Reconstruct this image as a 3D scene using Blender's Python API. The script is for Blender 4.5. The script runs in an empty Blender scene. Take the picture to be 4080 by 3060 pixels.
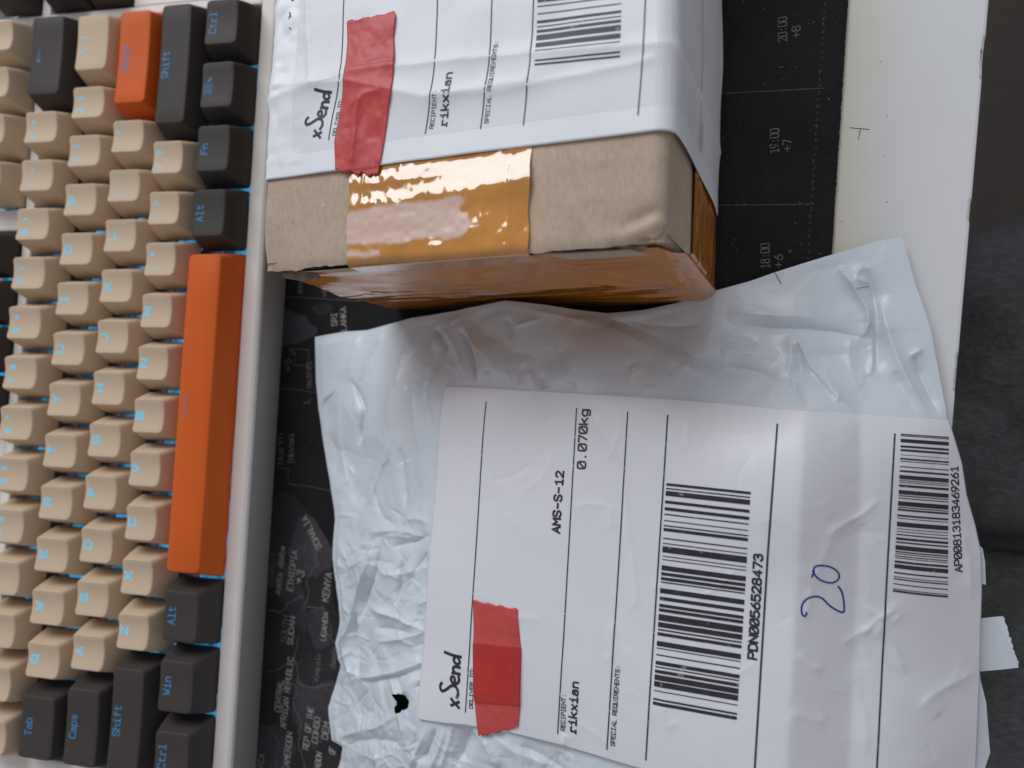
import bpy, math, random
import numpy as np

# ------------------------------------------------------------------ camera, light, exposure
scene = bpy.context.scene
MM = 0.001
CAM_C = np.array([275.19, -4.93, 228.08])            # camera position in mm above the desk
CAM_R = np.array([[0.92245037, 0.03949163, -0.38409078],
                  [-0.01112829, 0.99706169, 0.07579013],
                  [0.38595528, -0.06563835, 0.92017940]])
CAM_F = 2829.0                                        # focal length in photo pixels (4080 wide)
from mathutils import Matrix, Vector
cam_data = bpy.data.cameras.new('camera')
cam = bpy.data.objects.new('camera', cam_data)
scene.collection.objects.link(cam)
m4 = Matrix(CAM_R.T.tolist()).to_4x4()
m4.translation = Vector((CAM_C * MM).tolist())
cam.matrix_world = m4
cam_data.sensor_width = 36.0
cam_data.lens = CAM_F / 4080.0 * 36.0
cam_data.clip_start = 0.01
cam_data.clip_end = 50.0
cam_data.dof.use_dof = True
cam_data.dof.focus_distance = 0.200
cam_data.dof.aperture_fstop = 10.0
scene.camera = cam

world = bpy.data.worlds.new('World')
scene.world = world
world.use_nodes = True
bg = world.node_tree.nodes['Background']
bg.inputs[0].default_value = (0.91, 0.915, 1.0, 1)
bg.inputs[1].default_value = 0.33


def area_lamp(name, loc, target, sx, sy, energy, color):
    d = bpy.data.lights.new(name, 'AREA')
    d.shape = 'RECTANGLE'
    d.size, d.size_y = sx, sy
    d.energy = energy
    d.color = color
    o = bpy.data.objects.new(name, d)
    scene.collection.objects.link(o)
    o.location = loc
    o.rotation_euler = (Vector(target) - Vector(loc)).to_track_quat('-Z', 'Y').to_euler()
    return o


area_lamp('window_light', (-0.38, 1.38, 1.32), (0.22, 0.0, 0.0), 1.5, 1.0, 27.5, (0.92, 0.955, 1.0))
area_lamp('ceiling_bounce', (0.7, -0.2, 1.5), (0.2, 0.0, 0.0), 1.6, 1.6, 0.6, (1.0, 0.95, 0.92))
scene.view_settings.view_transform = 'Standard'
scene.view_settings.look = 'None'
scene.view_settings.exposure = 0.0
scene.view_settings.gamma = 1.0
scene.view_settings.use_curve_mapping = False
scene.render.engine = 'CYCLES'
scene.cycles.use_denoising = True
scene.cycles.max_bounces = 6
scene.cycles.caustics_reflective = False
scene.cycles.caustics_refractive = False

rng = np.random.default_rng(7)
random.seed(7)

# ------------------------------------------------------------------ helpers


def ray_point(px, py, z):
    """point of the place seen at photo pixel (px,py) that lies z mm above the desk"""
    d = CAM_R.T @ np.array([(px - 2040) / CAM_F, -(py - 1530) / CAM_F, -1.0])
    t = (z - CAM_C[2]) / d[2]
    return CAM_C + t * d


def on_surface(px, py, H, z=20.0):
    for _ in range(40):
        p = ray_point(px, py, z)
        z = 0.5 * z + 0.5 * float(H(np.array([p[0]]), np.array([p[1]]))[0])
    return ray_point(px, py, z)


def nodes_of(name):
    m = bpy.data.materials.new(name)
    m.use_nodes = True
    nt = m.node_tree
    return m, nt, nt.nodes['Principled BSDF']


def mat(name, col, rough=0.5, spec=0.5, noise=None, bump=None, metallic=0.0, coat=0.0,
        emit=None, emit_strength=0.0, sss=0.0, spots=None):
    """noise=(scale, amount[, stretch xyz]) varies colour; bump=list of (scale, strength, distance mm[, stretch])"""
    m, nt, b = nodes_of(name)
    N, L = nt.nodes, nt.links
    b.inputs['Base Color'].default_value = (*col, 1)
    b.inputs['Roughness'].default_value = rough
    b.inputs['Specular IOR Level'].default_value = spec
    b.inputs['Metallic'].default_value = metallic
    b.inputs['Coat Weight'].default_value = coat
    b.inputs['Coat Roughness'].default_value = 0.08
    if emit:
        b.inputs['Emission Color'].default_value = (*emit, 1)
        b.inputs['Emission Strength'].default_value = emit_strength
    if sss:
        b.inputs['Subsurface Weight'].default_value = sss
        b.inputs['Subsurface Radius'].default_value = (0.002, 0.002, 0.002)
    tc = N.new('ShaderNodeTexCoord')

    def coords(stretch):
        mp = N.new('ShaderNodeMapping')
        mp.inputs['Scale'].default_value = stretch
        L.new(tc.outputs['Object'], mp.inputs['Vector'])
        return mp.outputs[0]
    colour_out = None
    if noise:
        layers = noise if isinstance(noise, list) else [noise]
        base = None
        for ly in layers:
            sc, amt = ly[0], ly[1]
            st = ly[2] if len(ly) > 2 else (1, 1, 1)
            t = N.new('ShaderNodeTexNoise')
            t.inputs['Scale'].default_value = sc
            t.inputs['Detail'].default_value = 5
            L.new(coords(st), t.inputs['Vector'])
            mr = N.new('ShaderNodeMapRange')
            mr.inputs['From Min'].default_value = 0.28
            mr.inputs['From Max'].default_value = 0.72
            mr.inputs['To Min'].default_value = 1 - amt
            mr.inputs['To Max'].default_value = 1 + amt
            L.new(t.outputs['Fac'], mr.inputs['Value'])
            mx = N.new('ShaderNodeMix')
            mx.data_type = 'RGBA'
            mx.blend_type = 'MULTIPLY'
            mx.inputs['Factor'].default_value = 1
            if base is None:
                mx.inputs['A'].default_value = (*col, 1)
            else:
                L.new(base, mx.inputs['A'])
            L.new(mr.outputs[0], mx.inputs['B'])
            base = mx.outputs['Result']
        colour_out = base
    if spots:
        sc, thr, scol = spots
        t = N.new('ShaderNodeTexNoise')
        t.inputs['Scale'].default_value = sc
        t.inputs['Detail'].default_value = 2
        L.new(coords((1, 1, 1)), t.inputs['Vector'])
        mr = N.new('ShaderNodeMapRange')
        mr.inputs['From Min'].default_value = thr
        mr.inputs['From Max'].default_value = thr + 0.03
        L.new(t.outputs['Fac'], mr.inputs['Value'])
        mx = N.new('ShaderNodeMix')
        mx.data_type = 'RGBA'
        L.new(mr.outputs[0], mx.inputs['Factor'])
        if colour_out is None:
            mx.inputs['A'].default_value = (*col, 1)
        else:
            L.new(colour_out, mx.inputs['A'])
        mx.inputs['B'].default_value = (*scol, 1)
        colour_out = mx.outputs['Result']
    if colour_out is not None:
        L.new(colour_out, b.inputs['Base Color'])
    prev = None
    for bp_ in (bump or []):
        sc, strength, dist = bp_[:3]
        st = bp_[3] if len(bp_) > 3 else (1, 1, 1)
        t = N.new('ShaderNodeTexNoise')
        t.inputs['Scale'].default_value = sc
        t.inputs['Detail'].default_value = 4
        L.new(coords(st), t.inputs['Vector'])
        bn = N.new('ShaderNodeBump')
        bn.inputs['Strength'].default_value = strength
        bn.inputs['Distance'].default_value = dist * MM
        L.new(t.outputs['Fac'], bn.inputs['Height'])
        if prev is not None:
            L.new(prev, bn.inputs['Normal'])
        prev = bn.outputs[0]
    if prev is not None:
        L.new(prev, b.inputs['Normal'])
    return m


def tag(o, label=None, category=None, group=None, kind=None):
    if label:
        o['label'] = label
    if category:
        o['category'] = category
    if group:
        o['group'] = group
    if kind:
        o['kind'] = kind
    return o


ORIGIN = {}


def empty(name, loc_mm=(0, 0, 0), rot=None):
    o = bpy.data.objects.new(name, None)
    scene.collection.objects.link(o)
    o.empty_display_size = 0.02
    o.location = [c * MM for c in loc_mm]
    if rot:
        o.rotation_euler = rot
    ORIGIN[o.name] = np.array(loc_mm, float)
    return o


def mesh_data(name, verts, faces, material, smooth=True):
    me = bpy.data.meshes.new(name)
    v = np.asarray(verts, float) * MM
    me.from_pydata(v.tolist(), [], [list(map(int, f)) for f in faces])
    me.update()
    if smooth:
        me.polygons.foreach_set('use_smooth', [True] * len(me.polygons))
    if material:
        me.materials.append(material)
    return me


def obj(name, verts, faces, material, parent=None, smooth=True, local=False):
    """link ONE mesh object; verts in mm in world axes (or the parent's when local)"""
    v = np.asarray(verts, float).reshape(-1, 3)
    if parent is not None and not local:
        v = v - ORIGIN[parent.name]
    me = mesh_data(name, v, faces, material, smooth)
    o = bpy.data.objects.new(name, me)
    scene.collection.objects.link(o)
    if parent is not None:
        o.parent = parent
        ORIGIN[o.name] = ORIGIN[parent.name]
    else:
        ORIGIN[o.name] = np.zeros(3)
    return o


def add_mod(o, kind, **kw):
    md = o.modifiers.new(kind.lower(), kind)
    for k, v in kw.items():
        setattr(md, k, v)
    return md


def grid_faces(nu, nv, off=0, flip=False):
    f = []
    for i in range(nu - 1):
        for j in range(nv - 1):
            a = off + i * nv + j
            q = (a, a + nv, a + nv + 1, a + 1)
            f.append(q[::-1] if flip else q)
    return f


def box_vf(x0, x1, y0, y1, z0, z1):
    v = [(x0, y0, z0), (x1, y0, z0), (x1, y1, z0), (x0, y1, z0), (x0, y0, z1), (x1, y0, z1), (x1, y1, z1), (x0, y1, z1)]
    f = [(0, 3, 2, 1), (4, 5, 6, 7), (0, 1, 5, 4), (1, 2, 6, 5), (2, 3, 7, 6), (3, 0, 4, 7)]
    return v, f


def join_vf(parts):
    V, F, n = [], [], 0
    for v, f in parts:
        V.extend([tuple(p) for p in v])
        F.extend([tuple(i + n for i in q) for q in f])
        n = len(V)
    return V, F


def densify(pts, step):
    pts = [np.asarray(p, float) for p in pts]
    out = [pts[0]]
    for a, b in zip(pts[:-1], pts[1:]):
        n = max(1, int(math.ceil(np.linalg.norm(b - a) / step)))
        for k in range(1, n + 1):
            out.append(a + (b - a) * k / n)
    return np.array(out)


def chaikin(p, n=2):
    p = np.asarray(p, float)
    for _ in range(n):
        q = [p[0]]
        for a, b in zip(p[:-1], p[1:]):
            q += [a * .75 + b * .25, a * .25 + b * .75]
        q.append(p[-1])
        p = np.array(q)
    return p


def resample(p, n):
    p = np.asarray(p, float)
    d = np.r_[0, np.cumsum(np.linalg.norm(np.diff(p, axis=0), axis=1))]
    t = np.linspace(0, d[-1], n)
    return np.stack([np.interp(t, d, p[:, k]) for k in range(p.shape[1])], 1)


def ribbon2(pts, w):
    """2-D polyline -> ribbon verts (2n,2) and quads"""
    p = np.asarray(pts, float)
    keep = [0] + [i for i in range(1, len(p)) if np.linalg.norm(p[i] - p[i - 1]) > 1e-6]
    p = p[keep]
    if len(p) < 2:
        p = np.array([p[0], p[0] + [w, 0]])
    t = np.diff(p, axis=0)
    t /= np.linalg.norm(t, axis=1)[:, None]
    tv = np.vstack([t[:1], t[:-1] + t[1:], t[-1:]])
    ln = np.linalg.norm(tv, axis=1)
    ln[ln < 0.35] = 0.35
    tv = tv / ln[:, None]
    n = np.stack([-tv[:, 1], tv[:, 0]], 1)
    sc = np.ones(len(p))
    for i in range(1, len(p) - 1):
        c = abs(np.dot(n[i], [-t[i][1], t[i][0]]))
        sc[i] = min(1 / max(c, .4), 1.6)
    p = p.copy()
    p[0] -= t[0] * w * .4
    p[-1] += t[-1] * w * .4
    a = p + n * (sc * w / 2)[:, None]
    b = p - n * (sc * w / 2)[:, None]
    V = np.empty((2 * len(p), 2))
    V[0::2], V[1::2] = a, b
    F = [(2 * i + 1, 2 * i + 3, 2 * i + 2, 2 * i) for i in range(len(p) - 1)]
    return V, F


# ------------------------------------------------------------------ a small stroke alphabet (4 wide, 6 tall)
G = {
 'A': '0,0 2,6 4,0|.7,2 3.3,2', 'B': '0,0 0,6 2.8,6 3.6,5.4 3.6,3.8 2.8,3.2 0,3.2|2.6,3.2 4,2.4 4,.8 3,0 0,0',
 'C': '~4,4.8 3.4,6 .6,6 0,4.8 0,1.2 .6,0 3.4,0 4,1.2', 'D': '0,0 0,6 2.4,6 4,4.8 4,1.2 2.4,0 0,0',
 'E': '4,0 0,0 0,6 4,6|0,3.1 3.2,3.1', 'F': '0,0 0,6 4,6|0,3.1 3.2,3.1',
 'G': '~4,4.8 3.4,6 .6,6 0,4.8 0,1.2 .6,0 3.4,0 4,1.2 4,2.8|4,2.8 2.2,2.8', 'H': '0,0 0,6|4,0 4,6|0,3 4,3',
 'I': '2,0 2,6|.8,0 3.2,0|.8,6 3.2,6', 'J': '~.2,1.2 .8,0 2.6,0 3.4,.6 3.4,6', 'K': '0,0 0,6|3.8,6 0,2.6|1.2,3.6 4,0',
 'L': '0,6 0,0 3.8,0', 'M': '0,0 0,6 2,2.6 4,6 4,0', 'N': '0,0 0,6 4,0 4,6',
 'O': '~2,6 .4,6 0,4.6 0,1.4 .4,0 3.6,0 4,1.4 4,4.6 3.6,6 2,6', 'P': '0,0 0,6 3,6 4,5.2 4,3.4 3,2.7 0,2.7',
 'Q': '~2,6 .4,6 0,4.6 0,1.4 .4,0 3.6,0 4,1.4 4,4.6 3.6,6 2,6|2.4,1.8 4.2,-.6', 'R': '0,0 0,6 3,6 4,5.2 4,3.6 3,2.9 0,2.9|2,2.9 4,0',
 'S': '~3.9,4.9 3.2,6 .8,6 .1,5 .3,3.5 3.7,2.6 3.9,1 3.2,0 .8,0 .1,1.1', 'T': '2,0 2,6|0,6 4,6', 'U': '~0,6 0,1 .6,0 3.4,0 4,1 4,6',
 'V': '0,6 2,0 4,6', 'W': '0,6 .9,0 2,3.6 3.1,0 4,6', 'X': '0,0 4,6|0,6 4,0', 'Y': '0,6 2,3 4,6|2,3 2,0', 'Z': '0,6 4,6 0,0 4,0',
 '0': '~2,6 .4,6 0,4.6 0,1.4 .4,0 3.6,0 4,1.4 4,4.6 3.6,6 2,6|1,1.8 3,4.2', '1': '.6,4.8 2.2,6 2.2,0|.6,0 3.6,0',
 '2': '~.2,4.6 .8,6 3.2,6 3.9,4.6 3.4,3.2 .1,.2|.1,0 4,0', '3': '~.3,5 .9,6 3.2,6 3.8,5 3.6,3.6 2,3.2|~2,3.2 3.9,2.9 4,1 3.2,0 .8,0 .1,1',
 '4': '3,0 3,6 0,1.6 4,1.6', '5': '3.7,6 .5,6 .3,3.2|~.3,3.2 1.2,3.8 3.2,3.7 4,2.4 3.8,.8 3,0 .8,0 .1,.9', '6': '~3.2,6 1.2,4.2 .1,2.2 .3,.5 1.2,0 3.2,0 4,1.2 3.7,3 2.6,3.6 1,3.2 .3,2',
 '7': '0,6 4,6 1.6,0', '8': '~2,3.2 .5,3.4 .2,5 .8,6 3.2,6 3.8,5 3.5,3.4 2,3.2|~2,3.2 .3,2.9 0,1 .7,0 3.3,0 4,1 3.7,2.9 2,3.2',
 '9': '~.8,0 2.8,1.8 3.9,3.8 3.7,5.5 2.8,6 .8,6 0,4.8 .3,3 1.4,2.4 3,2.8 3.7,4',
 ':': '2,3.6 2,4.1|2,.4 2,.9', '.': '1.8,0 1.8,.5', '-': '.5,2.8 3.5,2.8', '+': '2,1 2,5|0,3 4,3', '/': '.3,-.4 3.7,6.4', ',': '2,.5 1.5,-1', ' ': '',
 "'": '2,6 2,4.4', ';': '2,3.6 2,4.1|2,.6 1.5,-.8', '[': '3.2,-.4 1.2,-.4 1.2,6.4 3.2,6.4', ']': '.8,-.4 2.8,-.4 2.8,6.4 .8,6.4',
 '=': '.3,2 3.7,2|.3,4 3.7,4', '\\': '.3,6.4 3.7,-.4', '|': '2,-.6 2,2.4|2,3.6 2,6.4', '{': '3,-.4 2,0 2,2.6 1,3 2,3.4 2,6 3,6.4', '}': '1,-.4 2,0 2,2.6 3,3 2,3.4 2,6 1,6.4',
 '"': '1.2,6 1.2,4.4|2.8,6 2.8,4.4', '<': '3.6,5 .6,3 3.6,1', '>': '.4,5 3.4,3 .4,1', '?': '~.3,4.8 .8,6 3.2,6 3.8,4.8 3.2,3.5 2,3 2,1.8|2,.3 2,.7',
 '_': '0,0 4,0', '*': '2,2 2,5|.6,2.8 3.4,4.2|.6,4.2 3.4,2.8', '(': '~3,-.4 1.6,1.2 1.6,4.8 3,6.4', ')': '~1,-.4 2.4,1.2 2.4,4.8 1,6.4', '&': '4,0 .8,4.6 1.2,6 2.6,6 2.8,4.6 .2,2 .4,.4 2.2,0 4,2.4',
 '^': '.6,3.6 2,6 3.4,3.6', '%': '.4,0 3.6,6|.4,5 1.2,5.8|2.8,.2 3.6,1', '$': '~3.9,4.9 3.2,6 .8,6 .1,5 .3,3.5 3.7,2.6 3.9,1 3.2,0 .8,0 .1,1.1|2,-.8 2,6.8',
 'a': '~.5,3.6 1.2,4.2 2.8,4.2 3.5,3.4 3.5,0|~3.5,2.5 1,2.4 .1,1.6 .2,.4 1.2,-.1 2.6,.1 3.5,1', 'b': '0,6.2 0,0|~0,2.8 .8,4 2.8,4.2 3.8,3 3.8,1.2 2.8,0 .8,0 0,1',
 'd': '3.8,6.2 3.8,0|~3.8,2.8 3,4 1,4.2 0,3 0,1.2 1,0 3,0 3.8,1', 'e': '~.1,2.2 3.8,2.2 3.8,3.4 3,4.2 .8,4.2 0,3 0,1.2 .8,0 2.8,0 3.7,.8', 'f': '~3.6,6 2,6.2 1.6,5 1.6,0|.3,4 3.2,4',
 'g': '~3.7,4.2 3.7,-.8 3,-1.8 1,-1.8 .3,-1.2|~3.7,2.8 3,4 1,4.2 0,3 0,1.4 1,.2 3,.2 3.7,1.2', 'h': '0,0 0,6.2|~0,2.8 .8,4 2.6,4.2 3.6,3.4 3.6,0',
 'i': '.6,4 2.1,4 2.1,0|.4,0 3.8,0|2,5.6 2,6.1', 'k': '.2,0 .2,6.2|3.4,4.2 .2,1.6|1.4,2.6 3.8,0', 'l': '.8,6.2 2,6.2 2,0|.6,0 3.6,0', 'm': '0,0 0,4.2|~0,3 .8,4.2 1.8,4 2,3 2,0|~2,3 2.8,4.2 3.8,4 4,3 4,0',
 'n': '.2,0 .2,4.2|~.2,2.8 1,4 2.6,4.3 3.7,3.4 3.7,0', 'o': '~2,4.2 .4,4.2 0,3 0,1.2 .4,0 3.6,0 4,1.2 4,3 3.6,4.2 2,4.2', 'p': '0,-1.8 0,4.2|~0,2.8 .8,4 2.8,4.2 3.8,3 3.8,1.2 2.8,0 .8,0 0,1',
 'r': '.9,0 .9,4.2|~.9,2.4 1.8,4 3,4.3 4,3.7|0,0 2.2,0', 's': '~3.5,3.4 2.8,4.2 .8,4.2 .2,3.3 .8,2.4 3,1.9 3.6,1 3,0 .8,0 .1,.8', 't': '~1.4,5.6 1.4,.8 2,0 3.4,.1|.2,4.2 3.4,4.2',
 'u': '~.2,4.2 .2,.8 1,0 2.8,0 3.7,1|3.7,4.2 3.7,0', 'w': '0,4.2 .9,0 2,3 3.1,0 4,4.2', 'x': '.2,0 3.7,4.2|.2,4.2 3.7,0', 'v': '.2,4.2 2,0 3.8,4.2', 'j': '~.4,-1.6 1.6,-1.8 2.6,-1 2.6,4|2.6,5.6 2.6,6.1', 'c': '~3.7,3.2 3,4.2 .9,4.2 .1,3 .1,1.2 .9,0 3,0 3.7,.9',
}
# handwriting of the wordmark, in em of its own width (u) and height (v)
HAND = ['0.02,0.02 0.15,0.40', '0.03,0.38 0.13,0.03',
        '~0.40,0.92 0.36,1.0 0.27,0.98 0.24,0.86 0.32,0.62 0.42,0.40 0.40,0.16 0.29,0.06 0.20,0.14',
        '~0.44,0.26 0.58,0.28 0.58,0.44 0.51,0.48 0.45,0.36 0.46,0.16 0.53,0.05 0.61,0.10',
        '~0.65,0.40 0.66,0.22 0.66,0.05', '~0.66,0.24 0.71,0.40 0.78,0.36 0.79,0.06',
        '~0.97,0.30 0.92,0.40 0.85,0.34 0.83,0.16 0.89,0.05 0.96,0.18', '~1.0,0.86 0.98,0.40 0.99,0.04']


def glyph_strokes(ch):
    out = []
    for st in G.get(ch, '').split('|'):
        if not st:
            continue
        sm = st[0] == '~'
        pts = [tuple(map(float, q.split(','))) for q in st.lstrip('~').split()]
        out.append(chaikin(pts, 2) if sm else np.array(pts))
    return out


class Ink:
    """collects flat print; lay() drops it on a surface S(x,y)->z"""

    def __init__(self):
        self.V, self.F, self.k = [], [], 0

    def stroke(self, pts, w, step=1.5):
        v, f = ribbon2(densify(pts, step), w)
        n = len(self.V)
        self.V.extend([(a, b, 0.004 * (self.k % 8)) for a, b in v])
        self.F.extend([tuple(i + n for i in q) for q in f])
        self.k += 1

    def poly(self, pts):
        n = len(self.V)
        self.V.extend([(a, b, 0.004 * (self.k % 8)) for a, b in pts])
        self.F.append(tuple(range(n, n + len(pts))))
        self.k += 1

    def quad_strip(self, a0, a1, b0, b1, n=14):
        """bar between line a0-a1 and line b0-b1"""
        m = len(self.V)
        for i in range(n + 1):
            t = i / n
            for p, q in ((a0, a1), (b0, b1)):
                r = p + (q - p) * t
                self.V.append((r[0], r[1], 0.0))
        for i in range(n):
            self.F.append((m + 2 * i, m + 2 * i + 1, m + 2 * i + 3, m + 2 * i + 2))

    def text(self, s, A, B, cap, w, step=1.2):
        A, B = np.asarray(A, float)[:2], np.asarray(B, float)[:2]
        ex = B - A
        ln = np.linalg.norm(ex)
        ex /= ln
        ey = np.array([-ex[1], ex[0]])
        A = A + ex * w * .5 + ey * w * .5
        sx = (ln - w) / (len(s) * 5.2 - 1.2)
        sy = (cap - w) / 6.0
        for i, ch in enumerate(s):
            for st in glyph_strokes(ch):
                q = A + np.outer((st[:, 0] + i * 5.2) * sx, ex) + np.outer(st[:, 1] * sy, ey)
                self.stroke(q, w, step)

    def hand(self, A, B, height, w):
        A, B = np.asarray(A, float)[:2], np.asarray(B, float)[:2]
        ex = B - A
        ey = np.array([-ex[1], ex[0]]) / np.linalg.norm(ex) * height
        for st in HAND:
            pts = np.array([tuple(map(float, q.split(','))) for q in st.lstrip('~').split()])
            if st[0] == '~':
                pts = chaikin(pts, 2)
            self.stroke(A + np.outer(pts[:, 0], ex) + np.outer(pts[:, 1], ey), w, 0.8)

    def lay(self, name, material, parent, S, eps=0.12):
        V = np.array(self.V)
        z = S(V[:, 0], V[:, 1]) + eps + V[:, 2]
        o = obj(name, np.stack([V[:, 0], V[:, 1], z], 1), self.F, material, parent)
        # ink must face up
        me = o.data
        if sum(p.normal.z for p in me.polygons) < 0:
            me.flip_normals()
        return o


# ------------------------------------------------------------------ materials
M = {}
M['desk'] = mat('desk_melamine', (0.66, 0.665, 0.67), 0.38, 0.45, noise=[(6, 0.03), (60, 0.012)], bump=[(900, 0.05, 0.05)])
M['desk_core'] = mat('desk_edge_board', (0.42, 0.40, 0.36), 0.8, 0.2, noise=(300, 0.3))
M['mat'] = mat('mat_cloth', (0.0125, 0.0118, 0.0125), 0.85, 0.25, noise=[(40, 0.25), (1500, 0.35)], bump=[(2500, 0.25, 0.15)])
M['mat_land'] = mat('mat_print_land', (0.050, 0.045, 0.052), 0.85, 0.25, noise=[(50, 0.3), (1500, 0.3)], bump=[(2500, 0.25, 0.15)])
M['mat_land2'] = mat('mat_print_land_dark', (0.027, 0.025, 0.028), 0.85, 0.25, noise=[(50, 0.3), (1500, 0.3)], bump=[(2500, 0.25, 0.15)])
M['mat_line'] = mat('mat_print_grey', (0.085, 0.078, 0.072), 0.85, 0.2, noise=(700, 0.35))
M['mat_text'] = mat('mat_print_text', (0.34, 0.32, 0.29), 0.85, 0.2, noise=(900, 0.35))
M['mat_time'] = mat('mat_print_time', (0.16, 0.145, 0.13), 0.85, 0.2, noise=(900, 0.45))
M['mat_dim'] = mat('mat_print_dim', (0.14, 0.13, 0.125), 0.85, 0.2, noise=(700, 0.35))
M['stitch'] = mat('stitch_thread', (0.05, 0.05, 0.052), 0.6, 0.3)
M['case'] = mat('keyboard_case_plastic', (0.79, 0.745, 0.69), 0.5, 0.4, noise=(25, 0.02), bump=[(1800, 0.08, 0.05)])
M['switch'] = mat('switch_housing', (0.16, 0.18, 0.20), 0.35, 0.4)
M['case_front'] = mat('keyboard_front_darker', (0.40, 0.38, 0.365), 0.55, 0.35, noise=(25, 0.03), bump=[(1800, 0.08, 0.05)])
M['plate'] = mat('keyboard_plate', (0.45, 0.47, 0.5), 0.5, 0.4)
M['beige'] = mat('keycap_beige', (0.60, 0.455, 0.315), 0.6, 0.22, noise=(30, 0.03), bump=[(2600, 0.10, 0.05)])
M['dark'] = mat('keycap_charcoal', (0.058, 0.049, 0.045), 0.55, 0.2, noise=(40, 0.05), bump=[(2600, 0.12, 0.05)])
M['orange'] = mat('keycap_orange', (0.64, 0.115, 0.018), 0.55, 0.18, noise=(25, 0.03), bump=[(2600, 0.10, 0.05)])
M['legend'] = mat('legend_backlit', (0.05, 0.2, 0.3), 0.5, 0.2, emit=(0.17, 0.60, 0.86), emit_strength=0.62)
M['legend_dim'] = mat('legend_backlit_dark', (0.02, 0.08, 0.16), 0.5, 0.2, emit=(0.08, 0.28, 0.55), emit_strength=0.36)
M['glow'] = mat('led_light_standin', (0.05, 0.2, 0.35), 0.5, 0.2, noise=(400, 0.5), emit=(0.06, 0.42, 0.78), emit_strength=0.24)  # emission stands in for LED light falling on the plate
M['card'] = mat('cardboard', (0.49, 0.38, 0.285), 0.9, 0.15, noise=[(220, 0.035), (1400, 0.10, (1, .35, 1)), (18, 0.06), (160, 0.05, (.06, 1, 1))], bump=[(1200, 0.12, 0.10), (260, .12, .3, (.04, 1, 1))],
                spots=(520, 0.72, (0.55, 0.47, 0.38)))
M['card_edge'] = mat('cardboard_cut_edge', (0.24, 0.185, 0.13), 0.95, 0.1, noise=(500, 0.4), bump=[(900, 0.6, 0.3)])
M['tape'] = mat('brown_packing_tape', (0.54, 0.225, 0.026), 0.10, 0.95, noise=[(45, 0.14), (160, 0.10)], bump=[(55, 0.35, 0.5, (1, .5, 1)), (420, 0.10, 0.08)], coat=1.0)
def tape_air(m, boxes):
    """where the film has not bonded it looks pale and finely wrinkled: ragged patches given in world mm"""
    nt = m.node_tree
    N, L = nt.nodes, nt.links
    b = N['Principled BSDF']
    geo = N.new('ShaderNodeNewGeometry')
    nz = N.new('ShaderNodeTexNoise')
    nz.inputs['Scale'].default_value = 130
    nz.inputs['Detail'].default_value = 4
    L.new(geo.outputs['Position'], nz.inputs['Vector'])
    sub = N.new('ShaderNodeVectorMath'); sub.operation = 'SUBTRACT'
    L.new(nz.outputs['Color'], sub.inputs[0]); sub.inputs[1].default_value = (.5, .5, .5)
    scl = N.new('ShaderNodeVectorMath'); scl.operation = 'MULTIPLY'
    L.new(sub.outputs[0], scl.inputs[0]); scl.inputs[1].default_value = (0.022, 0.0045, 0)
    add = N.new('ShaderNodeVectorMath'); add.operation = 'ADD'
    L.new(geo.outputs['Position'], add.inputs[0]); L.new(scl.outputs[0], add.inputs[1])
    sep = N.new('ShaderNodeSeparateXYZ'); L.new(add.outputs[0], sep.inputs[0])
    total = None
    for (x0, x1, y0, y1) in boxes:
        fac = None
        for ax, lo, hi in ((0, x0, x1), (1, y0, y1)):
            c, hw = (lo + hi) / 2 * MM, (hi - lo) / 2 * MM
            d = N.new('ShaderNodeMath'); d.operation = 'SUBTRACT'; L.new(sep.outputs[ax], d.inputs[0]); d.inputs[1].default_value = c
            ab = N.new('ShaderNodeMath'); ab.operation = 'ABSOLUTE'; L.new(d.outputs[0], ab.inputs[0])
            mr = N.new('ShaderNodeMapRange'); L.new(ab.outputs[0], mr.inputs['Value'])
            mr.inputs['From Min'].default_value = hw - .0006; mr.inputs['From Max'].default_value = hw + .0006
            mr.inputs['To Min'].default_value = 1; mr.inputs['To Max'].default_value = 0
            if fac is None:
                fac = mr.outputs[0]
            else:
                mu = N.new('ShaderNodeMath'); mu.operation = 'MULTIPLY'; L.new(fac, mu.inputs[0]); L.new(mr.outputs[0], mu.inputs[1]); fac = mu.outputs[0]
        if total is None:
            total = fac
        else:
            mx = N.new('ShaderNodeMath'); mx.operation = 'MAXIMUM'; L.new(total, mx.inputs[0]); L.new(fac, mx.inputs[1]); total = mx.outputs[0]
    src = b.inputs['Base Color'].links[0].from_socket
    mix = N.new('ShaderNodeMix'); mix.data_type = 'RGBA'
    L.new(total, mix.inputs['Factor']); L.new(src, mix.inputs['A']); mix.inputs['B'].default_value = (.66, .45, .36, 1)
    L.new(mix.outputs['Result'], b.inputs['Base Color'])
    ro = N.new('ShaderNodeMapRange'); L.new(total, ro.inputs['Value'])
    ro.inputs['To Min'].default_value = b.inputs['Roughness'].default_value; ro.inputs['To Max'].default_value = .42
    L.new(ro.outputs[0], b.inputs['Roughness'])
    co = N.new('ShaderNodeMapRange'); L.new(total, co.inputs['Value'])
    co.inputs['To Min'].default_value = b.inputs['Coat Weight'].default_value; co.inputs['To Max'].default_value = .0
    L.new(co.outputs[0], b.inputs['Coat Weight'])


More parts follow.
